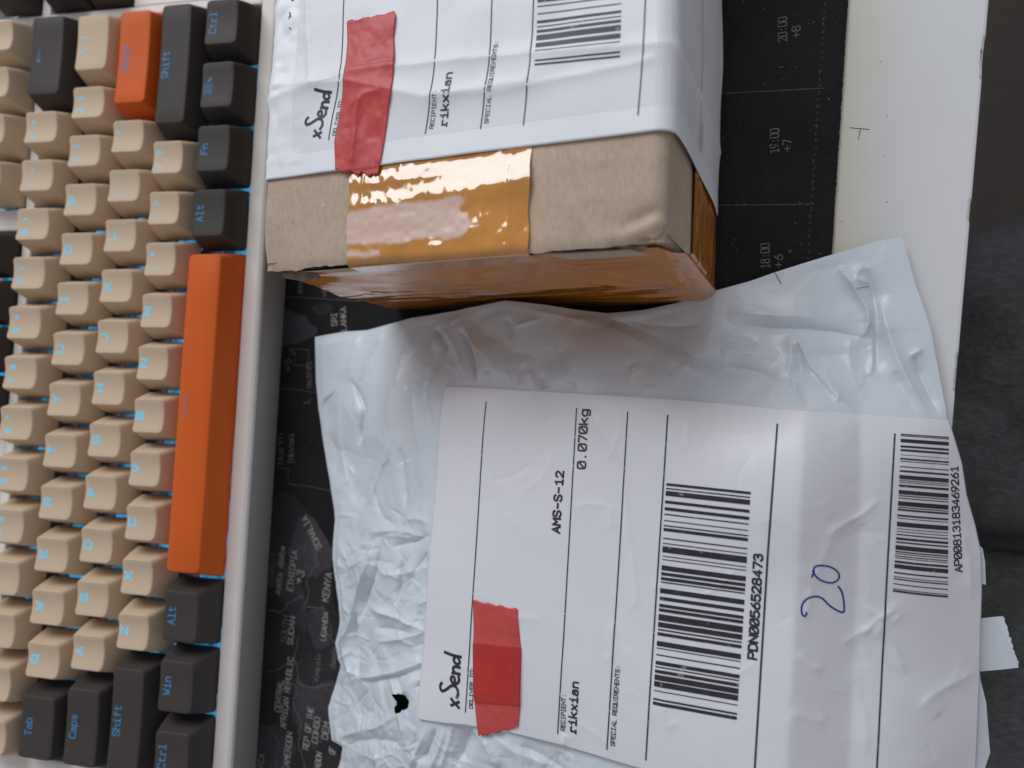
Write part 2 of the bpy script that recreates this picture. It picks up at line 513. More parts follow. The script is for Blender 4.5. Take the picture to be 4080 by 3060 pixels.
tape_air(M['tape'], [(155, 196, 42.5, 51.5), (155, 172, 38.6, 40.4)])
M['tape_dark'] = mat('brown_packing_tape_layers', (0.55, 0.205, 0.03), 0.14, 0.6, noise=[(25, 0.2), (40, .15, (.2, 1, 1))], bump=[(60, 0.12, 0.3)], coat=0.5)
M['sheet'] = mat('white_label_paper', (0.80, 0.82, 0.85), 0.38, 0.4, noise=[(14, 0.02), (120, 0.012)], bump=[(70, 0.10, 0.3), (500, .05, .08)])
M['label'] = mat('white_label_print_paper', (0.74, 0.74, 0.775), 0.40, 0.4, noise=[(14, 0.02), (120, 0.012)], bump=[(60, 0.10, 0.3), (500, .05, .08)])
M['poly'] = mat('mailer_polythene', (0.645, 0.70, 0.75), 0.34, 0.45, noise=[(20, 0.03), (160, 0.015)], bump=[(90, 0.14, 0.25, (1, .35, 1)), (300, 0.12, 0.12, (.4, 1, 1)), (900, 0.08, 0.05)])
M['red'] = mat('red_tape', (0.56, 0.078, 0.074), 0.42, 0.32, noise=[(60, 0.08), (900, 0.05)], bump=[(70, 0.20, 0.35), (900, .1, .05)])
M['red2'] = mat('red_tape_double', (0.47, 0.038, 0.032), 0.42, 0.32, noise=[(60, 0.08), (900, 0.05)], bump=[(70, 0.12, 0.35), (900, .1, .05)])
M['ink'] = mat('black_print', (0.028, 0.027, 0.036), 0.45, 0.4, noise=(400, 0.25), spots=(330, 0.67, (0.16, 0.16, 0.18)))
M['ink_grey'] = mat('worn_print', (0.10, 0.105, 0.12), 0.5, 0.35, noise=(500, 0.4))
M['ink_blue'] = mat('dark_blue_rule', (0.035, 0.055, 0.085), 0.5, 0.3, noise=(500, 0.3))
M['pen'] = mat('blue_pen', (0.035, 0.03, 0.30), 0.4, 0.4, noise=(600, 0.3))
M['hole'] = mat('black_blot', (0.003, 0.003, 0.003), 1.0, 0.0)
M['hair'] = mat('dark_fibre', (0.05, 0.045, 0.035), 0.6, 0.2)
M['denim'] = mat('dark_trousers', (0.10, 0.103, 0.105), 0.9, 0.15, noise=[(25, 0.2), (900, 0.35, (.25, 1, 1))], bump=[(700, 0.4, 0.4, (.2, 1, 1)), (18, .4, 6)])
M['floor'] = mat('floor_boards', (0.034, 0.027, 0.021), 0.6, 0.3, noise=[(4, 0.15), (30, 0.12, (1, 8, 1))])



def ridged(m, scale, strength, dist):
    nt = m.node_tree
    N, L = nt.nodes, nt.links
    b = N['Principled BSDF']
    tc = N.new('ShaderNodeTexCoord')
    t = N.new('ShaderNodeTexNoise')
    t.noise_type = 'RIDGED_MULTIFRACTAL'
    t.inputs['Scale'].default_value = scale
    t.inputs['Detail'].default_value = 3
    t.inputs['Distortion'].default_value = .6
    L.new(tc.outputs['Object'], t.inputs['Vector'])
    bn = N.new('ShaderNodeBump')
    bn.inputs['Strength'].default_value = strength
    bn.inputs['Distance'].default_value = dist * MM
    L.new(t.outputs['Fac'], bn.inputs['Height'])
    if b.inputs['Normal'].links:
        L.new(b.inputs['Normal'].links[0].from_socket, bn.inputs['Normal'])
    L.new(bn.outputs[0], b.inputs['Normal'])


ridged(M['poly'], 75, .22, .35)
ridged(M['label'], 22, .07, .5)
ridged(M['sheet'], 22, .07, .5)
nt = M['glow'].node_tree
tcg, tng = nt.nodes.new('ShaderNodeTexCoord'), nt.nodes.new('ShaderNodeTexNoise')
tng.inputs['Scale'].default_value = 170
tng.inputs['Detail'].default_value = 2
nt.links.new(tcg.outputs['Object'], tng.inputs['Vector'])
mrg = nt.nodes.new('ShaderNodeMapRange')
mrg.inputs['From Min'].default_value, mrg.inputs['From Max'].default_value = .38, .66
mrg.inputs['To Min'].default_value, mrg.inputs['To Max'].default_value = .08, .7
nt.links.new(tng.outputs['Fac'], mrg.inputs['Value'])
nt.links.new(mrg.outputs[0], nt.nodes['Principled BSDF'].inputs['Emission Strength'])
# ------------------------------------------------------------------ floor
FLOOR_Z = -720
v, f = box_vf(-1500, 2500, -2000, 2000, FLOOR_Z - 20, FLOOR_Z)
tag(obj('floor', v, f, M['floor'], smooth=False), kind='structure')

# ------------------------------------------------------------------ desk
DE0, DE1 = ray_point(3942, 0, 0), ray_point(3800, 1660, 0)
ed = (DE0 - DE1)[:2] / np.linalg.norm((DE0 - DE1)[:2])
en = np.array([ed[1], -ed[0]])          # outward, toward the sitter


def desk_xy(along, out):
    p = DE1[:2] + ed * along + en * out
    return p


desk = empty('desk', (*desk_xy(0, -300), 0))
tag(desk, 'white desk top with a painted warm-light strip and a chipped front edge', 'desk')
al = np.arange(-420, 421, 1.5)
er = np.random.default_rng(3)
chip = np.zeros(len(al))
chip_runs = []
for _ in range(42):
    c, ln = er.integers(0, len(al) - 12), er.integers(1, 8)
    d_ = er.uniform(.08, .45)
    chip[c:c + ln] = np.maximum(chip[c:c + ln], d_ * er.uniform(.6, 1, ln))
    chip_runs.append((c, ln, d_))
prof = [(-900, 0), (-300, 0), (-60, 0), (-3, 0), (-0.9, 0), (-0.25, -.25), (0, -.9), (0, -3), (0, -24), (-2, -25), (-900, -25)]
V = []
for k, a in enumerate(al):
    for j, (o_, z_) in enumerate(prof):
        oo = o_ - (chip[k] if 4 <= j <= 6 else 0)
        p = desk_xy(a, oo)
        V.append((p[0], p[1], z_ - (chip[k] * .25 if 4 <= j <= 5 else 0)))
obj('desk_top', V, grid_faces(len(al), len(prof), flip=True), M['desk'], desk, smooth=False)
# chips along the edge that bare the board under the white skin
for c, ln, d_ in chip_runs:
    if ln < 4:
        continue
    pts_o, pts_i = [], []
    for k in range(c, min(c + ln + 1, len(al))):
        pts_o.append((*desk_xy(al[k], -.3 - chip[k] * .5), .02))
        pts_i.append((*desk_xy(al[k] + er.uniform(-.4, .4), -.5 - chip[k] * .8 - er.uniform(0, .3)), .03))
    pp = pts_o + pts_i[::-1]
    obj('edge_chip', pp, [tuple(range(len(pp)))], M['desk_core'], desk, smooth=False)
# warm light painted beside the mat, small scratches and crumbs
m_, nt_, b_ = nodes_of('warm_light_melamine')
# (warm light is painted into the desk's colour: blend by distance from the mat edge)
MAT0, MAT1 = ray_point(3380, 0, 3), ray_point(3322, 900, 3)
md_ = (MAT0 - MAT1)[:2] / np.linalg.norm((MAT0 - MAT1)[:2])
mn_ = np.array([md_[1], -md_[0]])
nt = M['desk'].node_tree
bs = nt.nodes['Principled BSDF']
src = bs.inputs['Base Color'].links[0].from_socket
tc = nt.nodes.new('ShaderNodeTexCoord')
geo = nt.nodes.new('ShaderNodeNewGeometry')
dot = nt.nodes.new('ShaderNodeVectorMath')
dot.operation = 'DOT_PRODUCT'
dot.inputs[1].default_value = (mn_[0], mn_[1], 0)
nt.links.new(geo.outputs['Position'], dot.inputs[0])
tn = nt.nodes.new('ShaderNodeTexNoise')
tn.inputs['Scale'].default_value = 14
nt.links.new(geo.outputs['Position'], tn.inputs['Vector'])
ad = nt.nodes.new('ShaderNodeMath')
ad.operation = 'MULTIPLY_ADD'
nt.links.new(tn.outputs['Fac'], ad.inputs[0])
ad.inputs[1].default_value = -0.016
nt.links.new(dot.outputs['Value'], ad.inputs[2])
mr = nt.nodes.new('ShaderNodeMapRange')
e0 = float(np.dot(MAT1[:2], mn_)) * MM
mr.inputs['From Min'].default_value = e0 - 0.010
mr.inputs['From Max'].default_value = e0 + 0.011
mr.inputs['To Min'].default_value = 1
mr.inputs['To Max'].default_value = 0
mr.interpolation_type = 'SMOOTHSTEP'
nt.links.new(ad.outputs[0], mr.inputs['Value'])
mx = nt.nodes.new('ShaderNodeMix')
mx.data_type = 'RGBA'
mx.blend_type = 'MULTIPLY'
nt.links.new(mr.outputs[0], mx.inputs['Factor'])
nt.links.new(src, mx.inputs['A'])
mx.inputs['B'].default_value = (1.0, 0.945, 0.78, 1)
nt.links.new(mx.outputs['Result'], bs.inputs['Base Color'])
bpy.data.materials.remove(m_)
flat0 = lambda x, y: np.zeros_like(x)
ink = Ink()
T = lambda x, y: ray_point(x, y, 0)[:2]
ink.stroke([T(3387, 509), T(3463, 516)], .22)
ink.stroke([T(3428, 517), T(3424, 535), T(3420, 556)], .18)
ink.lay('pencil_mark', M['hair'], desk, flat0, .05)
ink = Ink()
for (x, y) in [(3510, 246), (3536, 463), (3527, 622), (3532, 806), (3355, 880)]:
    a = er.uniform(0, 6.28)
    q = T(x, y)
    ink.stroke([q, q + np.array([math.cos(a), math.sin(a)]) * er.uniform(.25, .5)], .16)
ink.lay('crumbs', M['hair'], desk, flat0, .05)['kind'] = 'stuff'

# ------------------------------------------------------------------ desk mat
MATZ = 3.0


def mat_xy(along, out):
    return MAT1[:2] + md_ * along + mn_ * out


dmat = empty('desk_mat', (*mat_xy(0, -250), 0))
tag(dmat, 'black cloth desk mat printed with a grey world map and time zones', 'desk mat')
al = np.arange(-330, 331, .8)
fz = np.random.default_rng(11).normal(0, .07, len(al))
prof = [(-620, MATZ), (-7.2, MATZ), (-6.6, MATZ - .25), (-6.0, MATZ + .05), (-1.6, MATZ), (-.5, MATZ - .5), (0, MATZ - 1.4), (-.1, .1)]
V = []
for k, a in enumerate(al):
    for o_, z_ in prof:
        p = mat_xy(a, o_ + (fz[k] if o_ > -.7 else 0))
        V.append((*p, z_))
obj('mat_body', V, grid_faces(len(al), len(prof), flip=True), M['mat'], dmat)
parts = []
for a in np.arange(-60, 130, 2.1):
    for o_ in (-6.6, -6.1):
        c = mat_xy(a + er.uniform(-.25, .25), o_ + er.uniform(-.12, .12))
        d = md_ * er.uniform(.3, .75)
        w = mn_ * er.uniform(.10, .2)
        z = MATZ + .1
        q = [(*(c - d - w), z - .25), (*(c + d - w), z - .25), (*(c + d + w), z - .25), (*(c - d + w), z - .25), (*c, z + .12)]
        parts.append((q, [(0, 1, 4), (1, 2, 4), (2, 3, 4), (3, 0, 4)]))
v, f = join_vf(parts)
obj('stitching', v, f, M['stitch'], dmat)
flatm = lambda x, y: np.full_like(x, MATZ)
TM = lambda x, y: ray_point(x, y, MATZ)[:2]


def mat_poly(pts, material, eps, name='printed_land'):
    p = np.array([TM(*q) for q in pts])
    p = chaikin(np.vstack([p, p[:1]]), 2)[:-1]
    n = len(p)
    o = obj(name, [(a, b, MATZ + eps) for a, b in p], [tuple(range(n))], material, dmat, smooth=False)
    if o.data.polygons[0].normal.z < 0:
        o.data.flip_normals()
    return o


jr = np.random.default_rng(5)


def jag(pts, a=10, step=26):
    p = densify(pts, step)
    p[1:-1] += jr.normal(0, a * .5, p[1:-1].shape)
    return [tuple(q) for q in p]


# tip of the subcontinent and the island
mat_poly(jag([(1100, 1240), (1135, 1228), (1180, 1250), (1220, 1260), (1245, 1300), (1268, 1310), (1262, 1335), (1215, 1355), (1180, 1372), (1140, 1374), (1095, 1390), (1080, 1330)], 5), M['mat_land'], .03)
mat_poly([(1240, 1228), (1275, 1205), (1315, 1210), (1330, 1232), (1300, 1255), (1262, 1258)], M['mat_land2'], .03)
# the horn of the continent and the land below it
mat_poly(jag([(1105, 1960), (1145, 1958), (1190, 2000), (1240, 2060), (1275, 2125), (1300, 2190), (1318, 2260), (1330, 2400), (1420, 2700), (1420, 3150), (880, 3200), (930, 2900), (990, 2600), (1030, 2300), (1060, 2050)], 5), M['mat_land2'], .03)
for pts in ([(1190, 2060), (1150, 2200), (1180, 2290), (1260, 2300), (1330, 2260), (1325, 2200), (1280, 2110), (1235, 2050)],
            [(1225, 2425), (1290, 2410), (1330, 2500), (1320, 2570), (1260, 2590), (1228, 2520)],
            [(1060, 2300), (1110, 2200), (1180, 2300), (1230, 2420), (1215, 2540), (1140, 2420)],
            [(1180, 2700), (1240, 2740), (1330, 2700), (1330, 2900), (1250, 2990), (1160, 2850)],
            [(1000, 2900), (1100, 2880), (1180, 2960), (1150, 3100), (980, 3100)]):
    mat_poly(jag(pts, 8), M['mat_land'], .07)
ink = Ink()
for pts in ([(1107, 1180), (1160, 1183), (1510, 1204)], [(1100, 1546), (1160, 1550), (1280, 1567)], [(1150, 1928), (1230, 1938), (1330, 1957)],
            [(1100, 1864), (1150, 1866), (1150, 1928)], [(2870, 373), (3080, 362), (3283, 352)], [(2860, 818), (3060, 816), (3243, 814)]):
    ink = Ink()
    ink.stroke([TM(*q) for q in pts], .33, 4)
    ink.lay('time_zone_line', M['mat_line'], dmat, flatm, .09)
ink = Ink()
ink.stroke([TM(*q) for q in [(1180, 1390), (1232, 1396), (1226, 1460), (1172, 1452), (1180, 1390)]], .4, 4)
ink.lay('time_zone_box', M['mat_line'], dmat, flatm, .09)
ink = Ink()
for pts in ([(1250, 2165), (1262, 2250), (1225, 2320), (1225, 2400), (1200, 2440)], [(1225, 2420), (1285, 2415), (1300, 2440), (1292, 2500), (1330, 2560)], [(1190, 2530), (1180, 2620), (1190, 2720), (1250, 2745), (1330, 2720)],
            [(1160, 2720), (1185, 2760), (1165, 2800), (1195, 2860), (1190, 2960), (1215, 3060)], [(1080, 2900), (1110, 2960), (1100, 3060)], [(1070, 2430), (1120, 2440), (1160, 2400), (1215, 2380)], [(1060, 2680), (1130, 2660), (1180, 2640)]):
    ink.stroke(chaikin([TM(*q) for q in jag(pts, 9, 18)], 1), .28, 3)
ink.lay('border_line', M['mat_dim'], dmat, flatm, .12)


def mat_text(s, a, b, cap, material, w=None, name='printed_text'):
    k = Ink()
    A, B = TM(*a), TM(*b)
    k.text(s, A, B, cap, w or cap * .115, 1)
    return k.lay(name, material, dmat, flatm, .16)


MT, MD, MTT = M['mat_text'], M['mat_dim'], M['mat_time']
for s_, a, b, c, mt_ in [
        ('2O:OO', (3137, 165), (3137, 65), 2.8, MTT), ('+8', (3190, 150), (3190, 100), 2.6, MTT),
        ('19:OO', (3105, 610), (3105, 510), 2.8, MTT), ('+7', (3156, 602), (3154, 552), 2.6, MTT),
        ('18:OO', (3068, 1070), (3068, 968), 2.8, MTT), ('+6', (3120, 1067), (3120, 1012), 2.6, MTT),
        ('SRI', (1345, 1298), (1345, 1245), 2.9, MT), ('LANKA', (1382, 1318), (1380, 1222), 2.9, MT),
        ('+5', (1163, 1478), (1160, 1425), 3.4, MD), ('1/2', (1172, 1415), (1172, 1385), 2.2, MD), ('L', (1237, 1606), (1237, 1586), 3.2, MD), ('MALDIVES', (1244, 1545), (1244, 1440), 2.6, MD),
        ('North', (1130, 1850), (1130, 1725), 3.0, MD), ('(Novosi', (1172, 1850), (1172, 1725), 3.0, MD),
        ('SOMALIA', (1285, 2180), (1222, 2050), 3.0, MT),
        ('Djibouti', (1085, 2340), (1095, 2200), 2.4, MD), ('Addis Ababa', (1117, 2370), (1137, 2178), 2.5, MT), ('ETHIOPIA', (1167, 2357), (1187, 2194), 3.0, MT), ('+3', (1203, 2330), (1216, 2278), 3.6, MT),
        ('KENYA', (1310, 2400), (1326, 2284), 3.2, MT), ('SOUTH', (1140, 2563), (1152, 2455), 2.8, MD), ('SUDAN', (1168, 2572), (1178, 2458), 2.8, MT), ('UGANDA', (1300, 2555), (1310, 2440), 2.6, MT),
        ('Kampala', (1270, 2715), (1280, 2606), 2.3, MD), ('RWANDA', (1338, 2665), (1346, 2580), 2.3, MD),
        ('CENTRAL', (1118, 2840), (1130, 2710), 2.9, MT), ('AFRICAN REPUBLIC', (1140, 2905), (1172, 2622), 2.9, MT),
        ('REP OF THE', (1230, 2990), (1252, 2820), 2.8, MT), ('CONGO', (1266, 2965), (1278, 2860), 2.8, MT), ('CAMEROON', (1150, 3075), (1168, 2920), 2.9, MT),
        ('DEM', (1308, 2950), (1316, 2880), 3.0, MT), ('OF', (1335, 3010), (1340, 2985), 3.0, MT), ('GABON', (1277, 3080), (1285, 3000), 2.8, MT), ('RIA', (1050, 3070), (1056, 3005), 3.0, MT),
        ('AMMAN', (1208, 1170), (1208, 1100), 2.6, MD), ('NEW', (1305, 1180), (1305, 1120), 2.6, MD)]:
    mat_text(s_, a, b, c, mt_)

ink = Ink()
dr = np.random.default_rng(19)
for _ in range(70):
    c = mat_xy(dr.uniform(-20, 115), dr.uniform(-34, -1)) if dr.random() < .75 else TM(dr.uniform(1120, 1330), dr.uniform(1200, 3000))
    a, ln_ = dr.uniform(0, 6.28), dr.choice([.12, .2, .5, .9], p=[.5, .3, .15, .05])
    ink.stroke([c, c + np.array([math.cos(a), math.sin(a)]) * ln_], dr.uniform(.06, .14))
ink.lay('dust', M['mat_text'], dmat, flatm, .2)['kind'] = 'stuff'

# ------------------------------------------------------------------ keyboard (own axes: X to the sitter, Y along the rows, Z up)
U = 19.05
kb = empty('keyboard', (0, 0, 53.54), (0, math.radians(11), 0))
tag(kb, 'tenkeyless mechanical keyboard with beige, charcoal and orange keycaps and blue backlight', 'keyboard')


def rrect(x0, x1, hy, r, m=7, c=5):
    """rounded rectangle, same vertex count for every size"""
    P = []

    def side(a, b):
        for k in range(m):
            P.append(a + (b - a) * k / m)

    def arc(cx, cy, a0):
        for k in range(c):
            a = a0 + (math.pi / 2) * k / c
            P.append(np.array([cx + r * math.cos(a), cy + r * math.sin(a)]))
    A = np.array
    side(A([x1, -hy + r]), A([x1, hy - r])); arc(x1 - r, hy - r, 0)
    side(A([x1 - r, hy]), A([x0 + r, hy])); arc(x0 + r, hy - r, math.pi / 2)
    side(A([x0, hy - r]), A([x0, -hy + r])); arc(x0 + r, -hy + r, math.pi)
    side(A([x0 + r, -hy]), A([x1 - r, -hy])); arc(x1 - r, -hy + r, 1.5 * math.pi)
    return np.array(P)


def dish(x, y, hy, kind):
    if kind == 'space':
        return 0.75 * (1 - np.clip((x / 6.4), -1, 1) ** 2)
    d = 1.15 if hy < 7 else 0.6
    return -d * (1 - np.clip(y / hy, -1, 1) ** 2)


CAPS = {}


def cap_mesh(wu, material, kind, tx0, tx1):
    key = (wu, material.name, kind, tx0, tx1)
    if key in CAPS:
        return CAPS[key]
    hb = (wu * U - 1.2) / 2
    ht = hb - 2.9
    rings = []
    cx = (tx0 + tx1) / 2
    # (x0,x1,hy,r,z,dished)
    spec = [(-8.9, 8.9, hb, 1.0, -11.2, 0), (-8.83, 8.83, hb - .07, 1.1, -10.2, 0),
            ((-8.95 + tx0 * 1) / 2 - .15, (8.95 + tx1) / 2 + .15, (hb + ht) / 2 + .1, 1.5, -5.0, .35),
            (tx0 - .22, tx1 + .22, ht + .22, 1.7, -.55, 1), (tx0 - .02, tx1 + .02, ht + .02, 1.6, -.1, 1), (tx0 + .3, tx1 - .3, ht - .3, 1.4, 0, 1)]
    V, n = [], None
    for x0, x1, hy, r, z, w in spec:
        p = rrect(x0, x1, hy, r)
        zz = z + w * dish(p[:, 0] - cx, p[:, 1], ht, kind)
        V.append(np.c_[p, zz])
    last = rrect(tx0 + .3, tx1 - .3, ht - .3, 1.4)
    for s_ in (.72, .42, .15):
        p = np.c_[(last[:, 0] - cx) * s_ + cx, last[:, 1] * s_]
        V.append(np.c_[p, dish(p[:, 0] - cx, p[:, 1], ht, kind)])
    n = len(last)
    nr = len(V)
    V = np.vstack(V + [np.array([[cx, 0, float(dish(np.array(0.), np.array(0.), ht, kind))]])])
    F = []
    for i in range(nr - 1):
        for j in range(n):
            a, b = i * n + j, i * n + (j + 1) % n
            F.append((a, b, b + n, a + n))
    for j in range(n):
        F.append(((nr - 1) * n + j, (nr - 1) * n + (j + 1) % n, nr * n))
    me = mesh_data('keycap', V, F, material)
    CAPS[key] = (me, ht, cx)
    return CAPS[key]


v, f = [], []
for z_, h_ in ((-18.4, 7.6), (-15.5, 7.4), (-12.0, 5.2)):
    v += [(-h_, -h_, z_), (h_, -h_, z_), (h_, h_, z_), (-h_, h_, z_)]
for q_ in (0, 4):
    f += [(q_ + i, q_ + (i + 1) % 4, q_ + (i + 1) % 4 + 4, q_ + i + 4) for i in range(4)]
f.append((8, 9, 10, 11))
SWITCH = mesh_data('switch', v, f, M['switch'], smooth=False)


def keycap(row_x, u0, wu, material, legend, dz=0.0, kind='key', dim=False):
    row = round(row_x)
    tx = {-1: (-7.0, 6.8), 0: (-7.1, 6.9), 1: (-6.9, 6.6), 2: (-6.7, 6.2), 3: (-6.3, 5.7), 4: (-6.5, 6.2)}[row]
    me, ht, cx = cap_mesh(wu, material, kind, *tx)
    o = bpy.data.objects.new('keycap', me)
    scene.collection.objects.link(o)
    o.parent = kb
    jit = er.normal(0, .004, 2)
    o.location = (row_x * U * MM, (u0 + wu / 2 - 7) * U * MM, dz * MM)
    o.rotation_euler = (jit[0], jit[1], 0)
    ORIGIN[o.name] = np.zeros(3)
    sw = bpy.data.objects.new('switch', SWITCH)
    scene.collection.objects.link(sw)
    sw.parent = kb
    sw.location = (row_x * U * MM, (u0 + wu / 2 - 7) * U * MM, 0)
    if legend:
        k = Ink()
        base = cx + 2 - 4.2
        if isinstance(legend, tuple):
            lo, hi = legend
            k.text(lo, (base + .2, -4.0), (base + .2, -1.7), 2.9, .55, .6)
            k.text(hi, (base + .2, 1.0), (base + .2, 3.3), 2.9, .55, .6)
        elif legend == '<-':
            k.stroke([(base - 1.2, 2.6), (base - 1.2, -2.2)], .38)
            k.stroke([(base - 2.0, -1.0), (base - 1.2, -2.3), (base - .4, -1.0)], .4)
        elif legend == 'menu':
            for q in range(4):
                k.stroke([(base - 3.0 + q * .95, -3.2), (base - 3.0 + q * .95, .6)], .36)
            k.stroke([(base - 1.6, 1.6), (base - .6, 2.6)], .9)
        elif legend == 'bar':
            k.stroke([(-3.4, -2.5), (-3.4, 5.8)], .35)
        elif len(legend) == 1:
            k.text(legend, (base + .2, -1.7), (base + .2, 1.7), 3.4, .70, .6)
        else:
            w_ = len(legend) * 2.15 - .4
            k.text(legend, (base + .2, -w_ / 2 - .2), (base + .2, w_ / 2 + .2), 3.1, .45, .6)
        S = lambda x, y: dish(x - cx, y, ht, kind)
        lg = k.lay('legend', M['legend_dim'] if dim else M['legend'], o, S, .05)
    return o


def row_of(keys, row_x, u0, dz=0.0):
    u = u0
    for spec in keys:
        w, mt, lg = spec
        if mt:
            keycap(row_x, u, w, M[mt], lg, dz, 'space' if w > 6 else 'key', dim=(mt != 'beige'))
        u += w


B1 = lambda s: [(1, 'beige', c if c != ' ' else None) for c in s]
# row heights over the fitted key plane
DZ = {-1: .4, 0: 0.0, 1: -1.6, 2: -1.4, 3: 0.1, 4: 0.6}
row_of([(1, 'beige', t) for t in [('1', '!'), ('2', '"'), ('3', '+'), ('4', '$'), ('5', '%'), ('6', '^'), ('7', '&'), ('8', '*'), ('9', '('), ('0', ')'), ('-', '_'), ('=', '+')]] + [(2, 'dark', '<-')], 0, 1, DZ[0])
keycap(0, 0, 1, M['beige'], None, DZ[0])
row_of([(1.5, 'dark', 'Tab')] + B1('QWERTYUIOP') + [(1, 'beige', ('[', '{')), (1, 'beige', (']', '}')), (1.5, 'beige', ('\\', '|'))], 1, 0, DZ[1])
row_of([(1.75, 'dark', 'Caps')] + B1('ASDFGHJKL') + [(1, 'beige', (';', ':')), (1, 'beige', ("'", '"')), (2.25, 'orange', 'Enter')], 2, 0, DZ[2])
row_of([(2.25, 'dark', 'Shift')] + B1('ZXCVBNM') + [(1, 'beige', (',', '<')), (1, 'beige', ('.', '>')), (1, 'beige', ('/', '?')), (2.75, 'dark', 'Shift')], 3, 0, DZ[3])
row_of([(1.25, 'dark', 'Ctrl'), (1.25, 'dark', 'Win'), (1.25, 'dark', 'Alt'), (6.25, 'orange', 'bar'), (1.25, 'dark', 'Alt'), (1.25, 'dark', 'Fn'), (1.25, 'dark', 'menu'), (1.25, 'dark', 'Ctrl')], 4, 0, DZ[4])
row_of([(1, 'dark', None)] * 4 + [(.5, None, None)] + [(1, 'beige', None)] * 4, -1.25, 6.5, DZ[-1])
row_of([(1, 'dark', None)] * 3, -1.25, 15.25, DZ[-1])
row_of([(1, 'dark', None)] * 3, 0, 15.25, DZ[0])
row_of([(1, 'dark', None)] * 3, 1, 15.25, DZ[1])
# case: a bevelled frame round the key blocks, undercut front
CZ = -10.4
y0, y1 = -7 * U - 9, 11.25 * U + 9
ya, yb = -7 * U - .6, 8 * U + .6
nb0, nb1 = 8.25 * U - .5, 11.25 * U + .6
xf, xb, xn0, xn1 = 85.2, -42.0, -9.9, -14.0
parts = []
prof = [(xf, CZ - 9), (xf, CZ + .0), (xf + .6, CZ + .4), (xf + 5.6, CZ + .3), (xf + 6.6, CZ - .8), (xf + 6.7, CZ - 2.0), (xf + 3.4, CZ - 23.5), (xf - 9, CZ - 23.5)]
P, Q = [], []
for y in (y0, y1):
    P += [(x, y, z) for x, z in prof]
n = len(prof)
Q = [(i, i + 1, n + i + 1, n + i) for i in range(n - 1)]
parts.append((P, [q[::-1] for q in Q]))
zz = CZ + .38
zl = CZ - 9
parts += [box_vf(xb - 8, xf + .02, y0, ya, zl - 10, zz), box_vf(xb - 8, xf + .02, nb1, y1, zl - 10, zz), box_vf(xb - 8, xb, ya + .01, nb1 - .01, zl - 10, zz - .01),
          box_vf(xn1, xn0, ya + .01, nb1 - .01, zl, zz - .02), box_vf(xn0 + .01, xf - .01, yb, nb0, zl, zz - .03), box_vf(2.0 * U - 9, xf - .01, nb0 + .01, nb1 - .01, zl, zz - .04),
          box_vf(xb + .01, xn1 - .01, yb, nb0, zl, zz - .05), box_vf(xb + .01, xn1 - .01, 3.5 * U + .5, 4 * U - .5, zl, zz - .06), box_vf(xb + .01, xn1 - .01, ya + .02, -.5 * U - .5, zl, zz - .07)]
v, f = join_vf(parts)
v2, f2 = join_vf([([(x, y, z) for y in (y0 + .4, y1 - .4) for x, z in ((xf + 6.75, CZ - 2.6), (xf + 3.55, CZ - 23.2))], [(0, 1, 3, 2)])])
obj('case_front_face', v2, f2, M['case_front'], kb, smooth=False, local=True)  # front face in a darker tone than the rest of the case
case = obj('case', v, f, M['case'], kb, smooth=False, local=True)
add_mod(case, 'BEVEL', width=0.0006, segments=2, limit_method='ANGLE', angle_limit=math.radians(40))
v, f = join_vf([box_vf(xb, xf, ya, nb1, CZ - 10.5, CZ - 8.2)])
obj('plate', v, f, M['plate'], kb, smooth=False, local=True)
v, f = box_vf(xb - 4, xf - 6, y0 + 3, y1 - 3, CZ - 22, CZ - 12)
obj('case_base', v, f, M['case'], kb, smooth=False, local=True)
# engraved badge outline on the case
k = Ink()
k.stroke([(2.45 * U, 8.55 * U), (2.45 * U, 10.2 * U), (2.05 * U, 10.2 * U), (2.05 * U, 8.55 * U), (2.45 * U, 8.55 * U)], .3)
k.lay('badge', M['card_edge'], kb, lambda x, y: np.full_like(x, CZ + .36), .06)
# added glowing strip under each row stands in for LED light on the plate
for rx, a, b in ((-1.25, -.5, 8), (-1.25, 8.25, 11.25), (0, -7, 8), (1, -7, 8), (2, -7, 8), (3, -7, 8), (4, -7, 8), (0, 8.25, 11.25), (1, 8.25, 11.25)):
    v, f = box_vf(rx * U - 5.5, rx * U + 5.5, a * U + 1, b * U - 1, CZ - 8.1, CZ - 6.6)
    obj('added_glow_strip', v, f, M['glow'], kb, smooth=False, local=True)
# dirt on the caps
k = Ink()
kc = lambda r, u: np.array([r * U, (u + .5 - 7) * U])
c = kc(1, 11.5)
k.stroke([c + [-4.0, 2.6], c + [-3.2, .6], c + [-2.6, -1.6]], .7)
k.lay('hair', M['hole'], kb, lambda x, y: np.full_like(x, DZ[1]), .25)
k = Ink()
for r, u, dx, dy in ((3, 4.25, 3.2, -2.6), (2, 4.75, 4.6, -2.5), (2, 4.75, 4.9, 1.0), (3, 3.25, 3.0, -4.6), (1, 1.5, 2.2, .4), (1, 2.5, 0, 6.6)):
    c = kc(r, u) + [dx, dy]
    k.stroke([c, c + er.normal(0, .5, 2)], .35)
k.lay('specks', M['card_edge'], kb, lambda x, y: np.full_like(x, -.9), .12)['kind'] = 'stuff'

# ------------------------------------------------------------------ cardboard box
XL, XR, YF, YB, ZT, ZB = 132.9, 245.5, 37.0, 196.0, 75.0, MATZ + .2
RL, RR = 2.2, 3.2
LF = XR - XL - RL - RR
bx = empty('cardboard_box', ((XL + XR) / 2, (YF + YB) / 2, ZB))
tag(bx, 'brown cardboard box with white address label and glossy brown packing tape', 'box')


